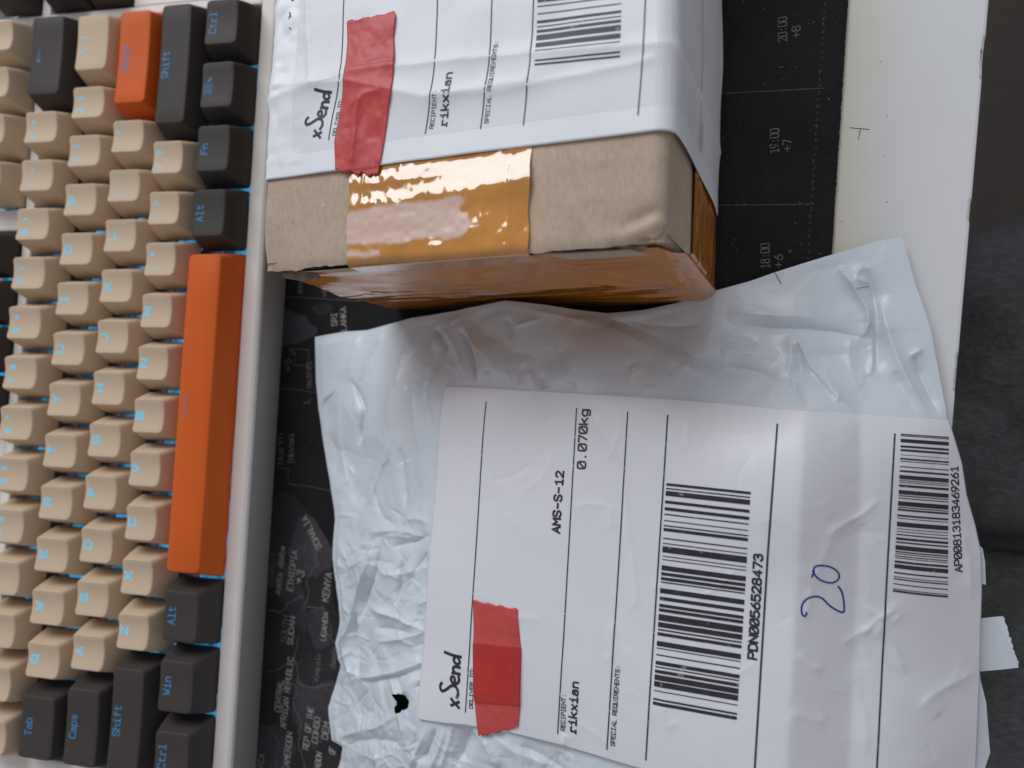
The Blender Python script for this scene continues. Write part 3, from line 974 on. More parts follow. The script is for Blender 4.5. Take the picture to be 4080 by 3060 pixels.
def vnoise(x, y, scale, seed):
    """smooth value noise on arrays"""
    r = np.random.default_rng(seed)
    g = r.normal(0, 1, (64, 64))
    u, v_ = x / scale, y / scale
    i, j = np.floor(u).astype(int), np.floor(v_).astype(int)
    a, b = u - i, v_ - j
    a, b = a * a * (3 - 2 * a), b * b * (3 - 2 * b)
    g_ = lambda p, q: g[p % 64, q % 64]
    return (g_(i, j) * (1 - a) + g_(i + 1, j) * a) * (1 - b) + (g_(i, j + 1) * (1 - a) + g_(i + 1, j + 1) * a) * b


def crumple(x, y, n, seed, ext, warp=1.5):
    """crumpled film: random heights joined by flat triangular facets with sharp creases"""
    from mathutils.geometry import delaunay_2d_cdt
    r = np.random.default_rng(seed)
    P = r.uniform((ext[0] - 15, ext[2] - 15), (ext[1] + 15, ext[3] + 15), (n, 2))
    P = np.vstack([P, [(ext[0] - 60, ext[2] - 60), (ext[1] + 60, ext[2] - 60), (ext[1] + 60, ext[3] + 60), (ext[0] - 60, ext[3] + 60)]])
    z = r.normal(0, 1, len(P))
    vs, _, tris, *_ = delaunay_2d_cdt([Vector(p) for p in P.tolist()], [], [], 0, 1e-6)
    vs = np.array([tuple(v) for v in vs])
    xw = x + warp * vnoise(x, y, 9, seed + 1)
    yw = y + warp * vnoise(x, y, 9, seed + 2)
    order = np.argsort(xw)
    xs_, ys_ = xw[order], yw[order]
    h = np.zeros(len(x))
    for t in tris:
        A, B, C = vs[list(t)]
        i0, i1 = np.searchsorted(xs_, min(A[0], B[0], C[0])), np.searchsorted(xs_, max(A[0], B[0], C[0]))
        if i1 <= i0:
            continue
        px, py = xs_[i0:i1], ys_[i0:i1]
        det = (B[1] - C[1]) * (A[0] - C[0]) + (C[0] - B[0]) * (A[1] - C[1])
        if abs(det) < 1e-12:
            continue
        a = ((B[1] - C[1]) * (px - C[0]) + (C[0] - B[0]) * (py - C[1])) / det
        b = ((C[1] - A[1]) * (px - C[0]) + (A[0] - C[0]) * (py - C[1])) / det
        c = 1 - a - b
        m = (a >= -1e-9) & (b >= -1e-9) & (c >= -1e-9)
        idx = order[i0:i1][m]
        h[idx] = a[m] * z[t[0]] + b[m] * z[t[1]] + c[m] * z[t[2]]
    return h


def seg_dist(x, y, pts):
    """distance to a polyline, and the run along it 0..1"""
    best = np.full(x.shape, 1e9)
    run = np.zeros(x.shape)
    side = np.zeros(x.shape)
    pts = np.asarray(pts, float)
    L = np.r_[0, np.cumsum(np.linalg.norm(np.diff(pts, axis=0), axis=1))]
    for k in range(len(pts) - 1):
        a, d = pts[k], pts[k + 1] - pts[k]
        l2 = d @ d
        t = np.clip(((x - a[0]) * d[0] + (y - a[1]) * d[1]) / l2, 0, 1)
        dx, dy = x - a[0] - t * d[0], y - a[1] - t * d[1]
        dd = np.hypot(dx, dy)
        mk = dd < best
        best = np.where(mk, dd, best)
        run = np.where(mk, (L[k] + t * (L[k + 1] - L[k])) / L[-1], run)
        side = np.where(mk, np.sign(d[0] * dy - d[1] * dx), side)
    return best, run, side


TB = lambda x, y: ray_point(x, y, ZT)[:2]          # photo pixel -> box top
DENT = [[TB(2485, 905), TB(2560, 870), TB(2640, 818)], [TB(2500, 960), TB(2580, 910), TB(2650, 860)], [TB(2380, 962), TB(2500, 935), TB(2560, 890)]]


def top_bump(x, y):
    h = 0.35 * vnoise(x, y, 30, 1) + 0.12 * vnoise(x, y, 9, 2)
    for d, a, w in zip(DENT, (-1.1, 1.0, .7), (1.6, 2.2, 2.5)):
        q, t, _ = seg_dist(x, y, d)
        h += a * np.exp(-(q / w) ** 2) * np.sin(np.pi * np.clip(t, .08, .92)) ** .5
    return h


def sheet_bump(x, y):
    h = np.zeros_like(x)
    # two soft cross folds of the label sheet and crinkles at its left edge
    for pts, a, w in ((CREASE1, .55, 2.0), (CREASE2, .7, 2.6), (CREASE3, .35, 1.2), (CREASE4, .5, 1.6)):
        q, t, _ = seg_dist(x, y, pts)
        h += a * np.exp(-q / w)
    left = np.clip((150 - x) / 14, 0, 1)
    h += left * (.22 * np.abs(vnoise(x, y, 4.5, 8)) + .07 * vnoise(x, y, 2.2, 9)) * (y > 66)
    h += .12 * vnoise(x, y, 14, 4)
    return h + .35


CREASE1 = [TB(1080, 400), TB(1370, 300), TB(1600, 270), TB(2130, 215), TB(2670, 175)]
CREASE2 = [TB(1100, 350), TB(1380, 330), TB(1700, 395), TB(2100, 330)]
CREASE3 = [TB(1740, 390), TB(2000, 370), TB(2600, 240)]
CREASE4 = [TB(1230, 0), TB(1235, 150), TB(1250, 330)]


def wrap(s, t, off=0.0, bump=None):
    """box skin: s runs over the left side (<0), the top and down the right side; t is Y"""
    s, t = np.broadcast_arrays(np.asarray(s, float), np.asarray(t, float))
    x, z, nx, nz = (np.zeros(s.shape) for _ in range(4))
    aR, aL = RR * math.pi / 2, RL * math.pi / 2
    m = (s >= 0) & (s <= LF)
    x[m], z[m], nx[m], nz[m] = XL + RL + s[m], ZT, 0, 1
    m = (s > LF) & (s <= LF + aR)
    a = (s[m] - LF) / RR
    x[m], z[m], nx[m], nz[m] = XR - RR + RR * np.sin(a), ZT - RR + RR * np.cos(a), np.sin(a), np.cos(a)
    m = s > LF + aR
    x[m], z[m], nx[m], nz[m] = XR, ZT - RR - (s[m] - LF - aR), 1, 0
    m = (s < 0) & (s >= -aL)
    a = -s[m] / RL
    x[m], z[m], nx[m], nz[m] = XL + RL - RL * np.sin(a), ZT - RL + RL * np.cos(a), -np.sin(a), np.cos(a)
    m = s < -aL
    x[m], z[m], nx[m], nz[m] = XL, ZT - RL - (-s[m] - aL), -1, 0
    h = top_bump(x, t + (ZT - z)) * np.clip(nz, .3, 1) + off
    if bump is not None:
        h = h + bump(x, t)
    right = np.clip(nx, 0, 1)
    lean = right * (.03 * (ZT - z) + .9 * np.sin(np.clip((ZT - z) / 72, 0, 1) * math.pi) + .3 * vnoise(t, z, 22, 5))
    return np.stack([x + nx * h + lean, t, z + nz * h], -1)


def s_of(x):
    return x - XL - RL


SB = LF + RR * math.pi / 2 + (ZT - RR - ZB)       # s at the bottom of the right side
SLB = -(RL * math.pi / 2 + (ZT - RL - ZB))
sv = np.unique(np.r_[np.linspace(SLB, -RL * math.pi / 2, 16), np.linspace(-RL * math.pi / 2, 0, 6), np.linspace(0, LF, 120), np.linspace(LF, LF + RR * math.pi / 2, 10), np.linspace(LF + RR * math.pi / 2, SB, 30)])
tv = np.r_[np.linspace(YF, YF + 36, 50), np.linspace(YF + 37, YB, 60)]
S_, T_ = np.meshgrid(sv, tv, indexing='ij')
Vw = wrap(S_, T_)
# the cut front edge is not quite straight; its left corner is crushed
fr = np.exp(-((T_ - YF) / 2.0) ** 2)
Vw[..., 1] += fr * (.22 * vnoise(Vw[..., 0], T_ * 0, 5, 21) + .12 * vnoise(Vw[..., 0], T_ * 0, 1.7, 22))
cr = np.exp(-((S_ + 2) / 7) ** 2 - ((T_ - YF) / 6) ** 2)
Vw[..., 2] -= 2.2 * cr + .8 * np.exp(-(T_ - YF) / 1.6) * (S_ > 0) * (S_ < LF)
cr2 = np.exp(-((S_ - LF) / 8) ** 2 - ((T_ - YF) / 7) ** 2)
Vw[..., 2] -= 1.8 * cr2
Vw[..., 1] += 1.0 * cr2
sides = (S_ < -RL * 1.2) | (S_ > LF + RR * 1.2)
Vw[..., 1] = np.where(sides & (T_ < YF + 5), np.maximum(Vw[..., 1], YF + 3.2), Vw[..., 1])
body = obj('carton', Vw.reshape(-1, 3), grid_faces(len(sv), len(tv)), M['card'], bx)
# front end panel, set back behind the top flap
zs = np.linspace(ZB, ZT - 1.4, 40)
cols = []
for x in np.linspace(XL + .6, XR - 3.4, 70):
    lean = np.clip((x - 225) / 20, 0, 1) * .03 * (ZT - zs)
    cols.append(np.stack([x + lean, YF + 1.9 + .3 * vnoise(x + zs * 0, zs, 16, 12) + .5 * np.exp(-((ZT - 3.2 - zs) / 2.0) ** 2), zs], 1))
for a in np.linspace(0, math.pi / 2, 8)[1:]:
    ln = .03 * (ZT - zs) + .9 * np.sin(np.clip((ZT - zs) / 72, 0, 1) * math.pi) * math.sin(a)
    cols.append(np.stack([XR - 3.4 + 3.3 * math.sin(a) + ln, YF + 5.2 - 3.3 * math.cos(a) + 0 * zs, zs - .5 * math.sin(a)], 1))
V = np.array(cols)
obj('front_panel', V.reshape(-1, 3), grid_faces(V.shape[0], V.shape[1]), M['card'], bx)
v, f = box_vf(XL + 1, XR, YB - 1, YB, ZB, ZT - .5)
obj('back_panel', v, f, M['card'], bx, smooth=False)
# cut corrugated edge under the flap: liner lines and the flute wave
xs = np.arange(XL + 2, XR - 4, .35)
parts = []
edge_y = YF + .15 + .22 * vnoise(xs, xs * 0, 5, 21) + .12 * vnoise(xs, xs * 0, 1.7, 22)
drop = 2.6 * np.exp(-((xs - XL - RL + 2) / 7) ** 2)
P = np.concatenate([np.stack([xs, edge_y - .05, ZT + top_bump(xs, xs * 0 + YF) - 1.0 - drop - 1.6 * np.exp(-((xs - XR + 4) / 8) ** 2)], 1), np.stack([xs, edge_y + .1, ZT - 1.5 - drop + .25 * np.sin(xs * 1.6)], 1), np.stack([xs, edge_y + .5, ZT - 3.1 - drop + .3 * vnoise(xs, xs * 0, 3, 3)], 1), np.stack([xs, edge_y + 2.5, ZT - 3.2 - drop], 1)])
n = len(xs)
F = [(k * n + i, (k + 1) * n + i, (k + 1) * n + i + 1, k * n + i + 1) for k in range(3) for i in range(n - 1)]
obj('corrugated_edge', P, F, M['card_edge'], bx, smooth=False)
# torn flap corner at the left
cp = [(XL + 2.5, YF - .6, ZT - 3.4), (XL + 6, YF - 1.6, ZT - 5.2), (XL + 11, YF - 1.9, ZT - 8.2), (XL + 15.5, YF - .9, ZT - 9.6), (XL + 13, YF + 1.2, ZT - 8.0), (XL + 6, YF + 1.0, ZT - 4.0)]
cp2 = [(x - .3, y - .2, z - 2.0) for x, y, z in cp]
nn = len(cp)
o = obj('torn_flap', cp + cp2, [tuple(range(nn)), tuple(range(2 * nn - 1, nn - 1, -1))] + [(i, i + nn, (i + 1) % nn + nn, (i + 1) % nn) for i in range(nn)], M['card_edge'], bx, smooth=False)
add_mod(o, 'SUBSURF', levels=2, render_levels=2)

YS = 62.6
# packing tape over the top, folded down over the front edge
TX0, TX1 = 162.2, 214.0
path = []
for t in np.linspace(YF + 27, YF + 2.2, 120):
    path.append((t, 0.0, 0))
for a in np.linspace(0, math.pi / 2, 9)[1:]:
    path.append((YF + 2.2 - 2.5 * math.sin(a), -(2.5 - 2.5 * math.cos(a)), 1))
for d in np.linspace(.4, 6, 14):
    path.append((YF - .3 + .02 * d, -2.5 - d, 2))
xs = np.linspace(TX0, TX1, 150)
V = []
for (t, dz, k) in path:
    xx = xs + .25 * math.sin(t * .5)
    tt = np.full_like(xs, t)
    h = top_bump(xx, tt) * (1 if k < 2 else .4)
    # channels where the tape bridges the flute lines, and a lifted roll near the label
    h = h + .62 - .42 * np.clip((tt - YF - 21) / 3.5, 0, 1) + .035 * vnoise(xx, tt, 1.6, 34) + .10 * vnoise(xx * .3, tt, 4.0, 35)
    h = h + .75 * np.exp(-((tt - (YF + 15 + .05 * (xx - TX0))) / 3.4) ** 2) * np.clip((xx - TX0 - 8) / 26, .12, 1)
    for xc, w_ in ((TX1 - 5.2, .5), (TX0 + 4.2, .35)):
        h = h + .12 * np.exp(-((xx - xc) / w_) ** 2)
    V.append(np.stack([xx, tt - (.12 if k else 0), ZT + h + dz], 1))
V = np.array(V)
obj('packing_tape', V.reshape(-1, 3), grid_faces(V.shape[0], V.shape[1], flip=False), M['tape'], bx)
# tape wound round the front and the right side
q1 = np.linspace(XL + 1.0, XR - 2.6, 150)
arc = np.linspace(0, math.pi / 2, 12)[1:]
q2 = np.linspace(YF + 4.3, YS + 3, 40)
zs = np.linspace(ZB + 1.0, ZT - 6.5, 90)
QX, QZ = np.meshgrid(q1, zs, indexing='ij')
ext_f = (0, 60, 0, 80)
fw = .55 * crumple((QX * .28).ravel(), QZ.ravel(), 60, 141, ext_f, 1.0) + .16 * crumple((QX * .30).ravel(), QZ.ravel(), 260, 142, ext_f, .6)
fw = fw.reshape(QX.shape)
wr = np.random.default_rng(55)
for _ in range(34):
    x_, z_, an, ln_ = wr.uniform(135, 245), wr.uniform(8, 66), wr.normal(0, .13), wr.uniform(12, 60)
    d_ = np.array([math.cos(an), math.sin(an)]) * ln_ / 2
    q, t, _s = seg_dist(QX, QZ, [(x_ - d_[0], z_ - d_[1]), (x_ + d_[0], z_ + d_[1])])
    fw += wr.choice([-1, 1]) * wr.uniform(.15, .5) * np.exp(-q / wr.uniform(.4, 1.3)) * np.clip(np.minimum(t, 1 - t) / .2, 0, 1)
for x1_, z1_ in ((205, 66), (195, 52), (215, 44), (188, 60), (200, 34)):                # gathered into the right hand corner
    q, t, _s = seg_dist(QX, QZ, [(244, 30), (x1_, z1_)])
    fw += .55 * np.exp(-q / .8) * np.clip(1 - t, 0, 1)
cols = []
for i, x in enumerate(q1):
    lean = np.clip((x - 225) / 20, 0, 1) * (.03 * (ZT - zs))
    yy = YF + .75 - np.clip(fw[i] + .2, -.5, 1.6) - .9 * np.exp(-((zs - 38) / 9) ** 2)
    cols.append(np.stack([x + lean, yy, zs + .6 * math.sin(x * .12) * np.exp(-((zs - ZT + 6.5) / 3) ** 2)], 1))
for a in arc:
    x = XR - 2.6 + 3.2 * math.sin(a)
    y = YF + 4.0 - 3.4 * math.cos(a)
    zq = ZB + 1 + (zs - ZB - 1) * (1 - .30 * (a / (math.pi / 2)) ** 1.5)
    cols.append(np.stack([x + .03 * (ZT - zq) + .5 * math.sin(a), y - .2 * vnoise(8 * a + zs * 0, zs, 2.4, 43) * math.cos(a), zq], 1))
for y in q2:
    ln = .03 * (ZT - zs) + .9 * np.sin(np.clip((ZT - zs) / 72, 0, 1) * math.pi)
    zq = ZB + 1 + (zs - ZB - 1) * .70
    ln = .03 * (ZT - zq) + .9 * np.sin(np.clip((ZT - zq) / 72, 0, 1) * math.pi)
    cols.append(np.stack([XR + .45 + ln + .3 * vnoise(y + zs * 0, zs, 22, 5) + .12 * vnoise(y * .3 + zs * 0, zs, 3, 44), np.full_like(zs, y), zq], 1))
V = np.array(cols)
obj('wound_tape', V.reshape(-1, 3), grid_faces(V.shape[0], V.shape[1]), M['tape_dark'], bx)
# bare cardboard strip still showing under the flap at the right and the lower left
parts = []
for pts in ([(XL + 10, ZT - 5.0), (TX0 + 8, ZT - 3.4), (TX0 + 2, ZT - 7.0), (XL + 20, ZT - 8.2)], [(TX1 + 2, ZT - 3.6), (XR - 8, ZT - 3.4), (XR - 5, ZT - 9.5), (TX1 + 8, ZT - 9.0)]):
    parts.append(([(x, YF + .15, z) for x, z in pts], [(0, 1, 2, 3)]))
v, f = join_vf(parts)
o = obj('bare_strip', v, f, M['card'], bx, smooth=False)

# white label sheet over the top and down the right side
YS = 62.6
sv = np.unique(np.r_[np.linspace(-9, 0, 14), np.linspace(0, LF, 200), np.linspace(LF, LF + RR * math.pi / 2, 12), np.linspace(LF + RR * math.pi / 2, SB - 6, 40)])
tv = np.linspace(YS, YB - 4, 200)
S_, T_ = np.meshgrid(sv, tv, indexing='ij')
Vs = wrap(S_, T_ + np.maximum(0, -1.2 - S_) * .25, 0.18 + .7 * np.clip((S_ - LF) / 6, 0, 1), sheet_bump)
sheet = obj('label_sheet', Vs.reshape(-1, 3), grid_faces(len(sv), len(tv)), M['sheet'], bx)
add_mod(sheet, 'SOLIDIFY', thickness=0.0002, offset=1)


def sheet_z(x, y, extra=.30):
    return ZT + top_bump(x, y) + sheet_bump(x, y) + .18 + extra


# printed label with round corners, laid on the sheet
LS0, LT0 = s_of(142.0), YS + 6.3
outl = []
for a in np.linspace(math.pi, 1.5 * math.pi, 8):
    outl.append((LS0 + 3 + 3 * math.cos(a), LT0 + 3 + 3 * math.sin(a)))
sv = np.linspace(LS0, SB - 14, 230)
rows = []
tn_ = np.linspace(0, 1, 190)
for s_ in sv:
    d = s_ - LS0
    t0 = LT0 + (3 - math.sqrt(max(0, 9 - (3 - d) ** 2)) if d < 3 else 0) - max(0, (s_ - LS0)) * .004
    tt = t0 + (YB - 8 - t0) * tn_
    rows.append(wrap(np.full_like(tt, s_), tt, .18 + .22 + .7 * np.clip((s_ - LF) / 6, 0, 1), sheet_bump))
V = np.array(rows)
blabel = obj('shipping_label', V.reshape(-1, 3), grid_faces(V.shape[0], V.shape[1]), M['label'], bx)
bz = lambda x, y: sheet_z(x, y, .22)


def bprint(fn, name, material, eps=.09):
    k = Ink()
    fn(k)
    return k.lay(name, material, blabel, bz, eps)


bprint(lambda k: k.hand(TB(1282, 556), TB(1330, 372), 6.4, .75), 'wordmark', M['ink'])
def ticks(k):
    for pts in ([(1166, -6), (1169, 8), (1176, 4)], [(1161, 55), (1170, 76), (1163, 70)], [(1166, 60), (1161, 82)], [(1162, 118), (1166, 122)]):
        k.stroke([TB(*q) for q in pts], .3)


bprint(ticks, 'pen_marks', M['ink'])
bprint(lambda k: k.text('DELIVER TO:', TB(1344, 545), TB(1372, 395), 1.15, .17), 'small_print', M['ink_grey'])
bprint(lambda k: k.text('RECIPIENT:', TB(1732, 518), TB(1757, 372), 1.25, .18), 'small_print', M['ink_grey'])
bprint(lambda k: k.text('rikxian', TB(1787, 510), TB(1816, 296), 2.4, .42), 'recipient_name', M['ink'])
bprint(lambda k: k.text('SPECIAL REQUIREMENTS:', TB(1952, 499), TB(1994, 168), 1.2, .17), 'small_print', M['ink_grey'])
for pts in ([(1378, -160), (1376, 0), (1366, 320), (1347, 396), (1331, 461), (1316, 561)], [(1754, -160), (1752, 0), (1743, 266), (1727, 391), (1700, 537)], [(1970, -160), (1967, 0), (1959, 239), (1947, 326), (1921, 518)],
            [(2133, -160), (2131, 0), (2118, 260), (2090, 502)], [(2576, -160), (2573, 0), (2566, 206), (2544, 461)]):
    bprint(lambda k: k.stroke([TB(*q) for q in pts], .3), 'rule', M['ink_blue'])


def bars(k, L0, L1, R0, R1, lst, lo, hi, T):
    L0, L1, R0, R1 = [np.array(T(*q)) for q in (L0, L1, R0, R1)]
    for y, h in lst:
        a, b = (y - lo) / (hi - lo), (y + h - lo) / (hi - lo)
        k.quad_strip(L0 + (L1 - L0) * a, R0 + (R1 - R0) * a, L0 + (L1 - L0) * b, R0 + (R1 - R0) * b, 24)


bl = [(-250, 20), (-215, 8), (-190, 35), (-140, 8), (-120, 22), (-80, 8), (-50, 30), (5, 30), (60, 7), (113, 7), (165, 18), (205, 7), (232, 20), (270, 40), (330, 35), (388, 6), (457, 11), (485, 13)]
zz_ = lambda x, y: (1900 + .5425 * x, .5425 * y)
bprint(lambda k: bars(k, zz_(466, -250), zz_(436, 498), zz_(1075, -340), zz_(1057, 430), bl, -250, 498, TB), 'barcode', M['ink'])
# rule and small word on the right side of the label
V, F = [], []
yy = np.linspace(68, 150, 60)
for i, y in enumerate(yy):
    for d in (-.13, .13):
        V.append(wrap(np.array(LF + RR * math.pi / 2 + 24 + d + .6 * math.sin(y * .35)), np.array(y), 1.62, None))
F = [(2 * i, 2 * i + 1, 2 * i + 3, 2 * i + 2) for i in range(len(yy) - 1)]
obj('rule', np.array(V).reshape(-1, 3), F, M['ink_blue'], blabel)
V, F = [], []
for i, ch in enumerate('FROM'):
    for st in glyph_strokes(ch):
        v2, f2 = ribbon2(np.c_[(st[:, 0] + i * 5.2) * .33 + 69, st[:, 1] * .25], .2)
        n = len(V)
        for a, b in v2:
            V.append(wrap(np.array(LF + RR * math.pi / 2 + 27.5 - b), np.array(a), 1.64, None))
        F += [tuple(q + n for q in r) for r in f2]
obj('small_print', np.array(V).reshape(-1, 3), F, M['ink_grey'], blabel)


def strip_mesh(left, right, n_along, n_across, S, eps, material, name, parent, wob=0.0, seed=1):
    """band between two traced sides (world xy)"""
    a, b = resample(left, n_along), resample(right, n_along)
    t = np.linspace(0, 1, n_across)
    P = a[:, None, :] + (b - a)[:, None, :] * t[None, :, None]
    x, y = P[..., 0], P[..., 1]
    z = S(x.ravel(), y.ravel()).reshape(x.shape) + eps
    if wob:
        z = z + wob(x, y)
    o = obj(name, np.stack([x, y, z], -1).reshape(-1, 3), grid_faces(n_along, n_across), material, parent)
    if sum(p.normal.z for p in o.data.polygons) < 0:
        o.data.flip_normals()
    return o


zr = lambda x, y: TB(1000 + .5425 * x, .5425 * y)
rl = np.random.default_rng(31)


def torn(pts, amp):
    p = densify(pts, .5)
    p[1:-1] += rl.normal(0, amp, p[1:-1].shape)
    return p


left = [zr(*q) for q in [(722, 175), (722, 300), (715, 560), (690, 740), (650, 950), (632, 1050), (635, 1258)]]
right = [zr(*q) for q in [(1075, 108), (1085, 140), (1070, 300), (1078, 480), (1060, 700), (1030, 820), (995, 1030), (975, 1140), (955, 1235), (938, 1298)]]


def red_wob(x, y):
    q, t, sd = seg_dist(x, y, [zr(830, 760), zr(800, 850), zr(770, 1100), zr(760, 1180)])
    q2, t2, _ = seg_dist(x, y, [zr(760, 790), zr(850, 720), zr(960, 700)])
    q3, _, _ = seg_dist(x, y, [zr(780, 500), zr(950, 480), zr(1070, 460)])
    return .9 * np.exp(-q / 1.1) + .7 * np.exp(-q2 / 1.6) + .35 * np.exp(-q3 / 1.0) + .14 * vnoise(x, y, 5, 61) + .05 * vnoise(x, y, 1.6, 62)


def rag_ends(o, n_along, n_across, amp0, amp1, vec):
    me = o.data
    vec = np.array(vec) * MM
    for j in range(n_across):
        for i, amp in ((0, amp0), (n_along - 1, amp1)):
            d = amp * (.5 * math.sin(j * .55) + rl.normal(0, .35))
            v_ = me.vertices[i * n_across + j]
            v_.co.x += vec[0] * d
            v_.co.y += vec[1] * d


bz_tape = lambda x, y: np.where(y > YS - .5, sheet_z(x, y, .55), ZT + top_bump(x, y) + .9)
o = strip_mesh(left, right, 110, 40, bz_tape, .0, M['red'], 'red_tape', bx, red_wob)
rag_ends(o, 110, 40, .35, .8, (0, 1))
add_mod(o, 'SOLIDIFY', thickness=0.00015, offset=1)

# ------------------------------------------------------------------ polythene mailer
D2S = 4080 / 2212.0
CTRL = [  # photo position (2212 wide) and height in mm over the desk
 (681, 728, 7), (683, 820, 6), (695, 940, 6), (708, 1014, 6), (724, 1117, 7), (720, 1190, 7), (724, 1245, 7), (735, 1350, 8), (724, 1390, 7), (724, 1480, 6), (711, 1527, 6), (718, 1597, 6), (730, 1659, 6), (730, 1850, 6),
 (740, 717, 8), (792, 713, 9), (889, 687, 13), (983, 672, 18), (1089, 649, 22), (1189, 660, 21), (1236, 668, 18), (1309, 676, 12), (1471, 654, 8), (1530, 631, 7), (1620, 607, 6), (1738, 567, 6), (1855, 533, 5), (1948, 511, 4),
 (1976, 610, 4.5), (2011, 716, 5), (2044, 881, 5), (2050, 905, 5), (2076, 1000, 2.5), (2105, 1135, -2), (2119, 1263, -3), (2114, 1463, -3), (2100, 1659, -3), (2095, 1850, -3),
 (1400, 1850, 30), (1000, 1850, 22), (1750, 1850, 24), (850, 1800, 16),
 (963, 835, 30), (930, 1200, 34), (905, 1550, 33), (1200, 900, 33), (1200, 1250, 36), (1200, 1550, 35), (1500, 930, 32), (1500, 1250, 34), (1450, 1600, 34),
 (1738, 900, 28.5), (1722, 1250, 31), (1700, 1659, 30.5), (1858, 920, 19.5), (1850, 1250, 20.5), (1832, 1659, 19.5), (1990, 950, 12), (1980, 1250, 13), (1970, 1659, 12),
 (800, 850, 16), (830, 1050, 20), (800, 1250, 18), (850, 1400, 25), (800, 1550, 17), (760, 1000, 11),
 (1000, 760, 24), (1150, 740, 28), (1300, 770, 28), (1450, 800, 25), (1600, 840, 21), (1300, 720, 21), (1450, 730, 14), (1600, 720, 10), (1800, 700, 8), (1900, 650, 6), (1750, 800, 13), (1900, 820, 9), (1980, 850, 7)]
cw = np.array([ray_point(a * D2S, b * D2S, c) for a, b, c in CTRL])


def tps_fit(P, z, lam=3.0):
    n = len(P)
    d = np.linalg.norm(P[:, None] - P[None], axis=2)
    K = np.where(d > 0, d ** 2 * np.log(d + 1e-9), 0) + lam * np.eye(n)
    A = np.zeros((n + 3, n + 3))
    A[:n, :n] = K
    A[:n, n] = 1
    A[:n, n + 1:] = P
    A[n:, :n] = A[:n, n:].T
    return np.linalg.solve(A, np.r_[z, 0, 0, 0])


BAND = [np.array([ray_point(a * D2S, b * D2S, c)[:2] for a, b, c in q]) for q in ([(1752, 700, 29), (1738, 900, 29), (1722, 1250, 31), (1700, 1659, 30.5), (1690, 1850, 30)], [(1870, 700, 20), (1858, 920, 20), (1850, 1250, 20.5), (1832, 1659, 19.5), (1822, 1850, 19)])]


def band_drop(x, y):
    """the hard edge of what is inside the bag: a flat facet that falls away toward the sitter"""
    x0 = np.interp(-y, -BAND[0][:, 1], BAND[0][:, 0])
    x1 = np.interp(-y, -BAND[1][:, 1], BAND[1][:, 0])
    soft = lambda q: .5 * (q + np.sqrt(q * q + .5))
    fade = np.clip((34 - y) / 44, 0, 1)
    fade = .2 + .8 * fade * fade * (3 - 2 * fade)
    return -(soft(x - x0) - soft(x - x1)) * .62 * fade


tps_w = tps_fit(cw[:, :2], cw[:, 2] - band_drop(cw[:, 0], cw[:, 1]))


def H0(x, y):
    x, y = np.asarray(x, float), np.asarray(y, float)
    if x.size > 40000:
        xf_, yf_ = x.ravel(), y.ravel()
        return np.concatenate([H0(xf_[i:i + 40000], yf_[i:i + 40000]) for i in range(0, xf_.size, 40000)]).reshape(x.shape)
    d = np.hypot(x[..., None] - cw[:, 0], y[..., None] - cw[:, 1])
    k = np.where(d > 1e-9, d ** 2 * np.log(d + 1e-9), 0)
    n = len(cw)
    return k @ tps_w[:n] + tps_w[n] + tps_w[n + 1] * x + tps_w[n + 2] * y + band_drop(x, y)


PM = lambda x, y: on_surface(x, y, H0)[:2]            # photo pixel -> mailer xy
# label outline (photo pixels)
L_top = [(1776, 1539), (1900, 1544), (2247, 1564), (2502, 1580), (2833, 1604), (3188, 1636), (3496, 1655), (3777, 1676)]
L_left = [(1776, 1539), (1740, 1950), (1700, 2450), (1665, 2862)]
L_right = [(3777, 1676), (3830, 1846), (3848, 1970), (3883, 2093), (3905, 2198), (3909, 2330), (3905, 2480), (3900, 2700), (3885, 3060), (3872, 3340)]
L_bot = [(1665, 2862), (1850, 2885), (2025, 2914), (2247, 2968), (2388, 3010), (2540, 3055), (3000, 3160), (3500, 3270), (3872, 3340)]
lt, ll, lr, lb = [np.array([PM(*q) for q in c]) for c in (L_top, L_left, L_right, L_bot)]


def coons(top, bot, left, right, nu, nv):
    """u: left->right, v: top->bottom"""
    T_, B_ = resample(top, nu), resample(bot, nu)
    L_, R_ = resample(left, nv), resample(right, nv)
    u = np.linspace(0, 1, nu)[:, None, None]
    v_ = np.linspace(0, 1, nv)[None, :, None]
    a = (1 - v_) * T_[:, None] + v_ * B_[:, None]
    b = (1 - u) * L_[None] + u * R_[None]
    c = (1 - u) * (1 - v_) * T_[0] + u * (1 - v_) * T_[-1] + (1 - u) * v_ * B_[0] + u * v_ * B_[-1]
    return a + b - c


label_poly = np.vstack([resample(lt, 40), resample(lr, 40)[1:], resample(lb, 40)[::-1][1:], resample(ll, 40)[::-1][1:-1]])


def poly_sd(x, y, poly):
    """signed distance to polygon, negative inside"""
    d = np.full(x.shape, 1e9)
    ins = np.zeros(x.shape, bool)
    n = len(poly)
    for i in range(n):
        a, b = poly[i], poly[(i + 1) % n]
        e = b - a
        t = np.clip(((x - a[0]) * e[0] + (y - a[1]) * e[1]) / (e @ e + 1e-12), 0, 1)
        d = np.minimum(d, np.hypot(x - a[0] - t * e[0], y - a[1] - t * e[1]))
        c = ((a[1] > y) != (b[1] > y)) & (x < (b[0] - a[0]) * (y - a[1]) / (b[1] - a[1] + 1e-12) + a[0])
        ins ^= c
    return np.where(ins, -d, d)


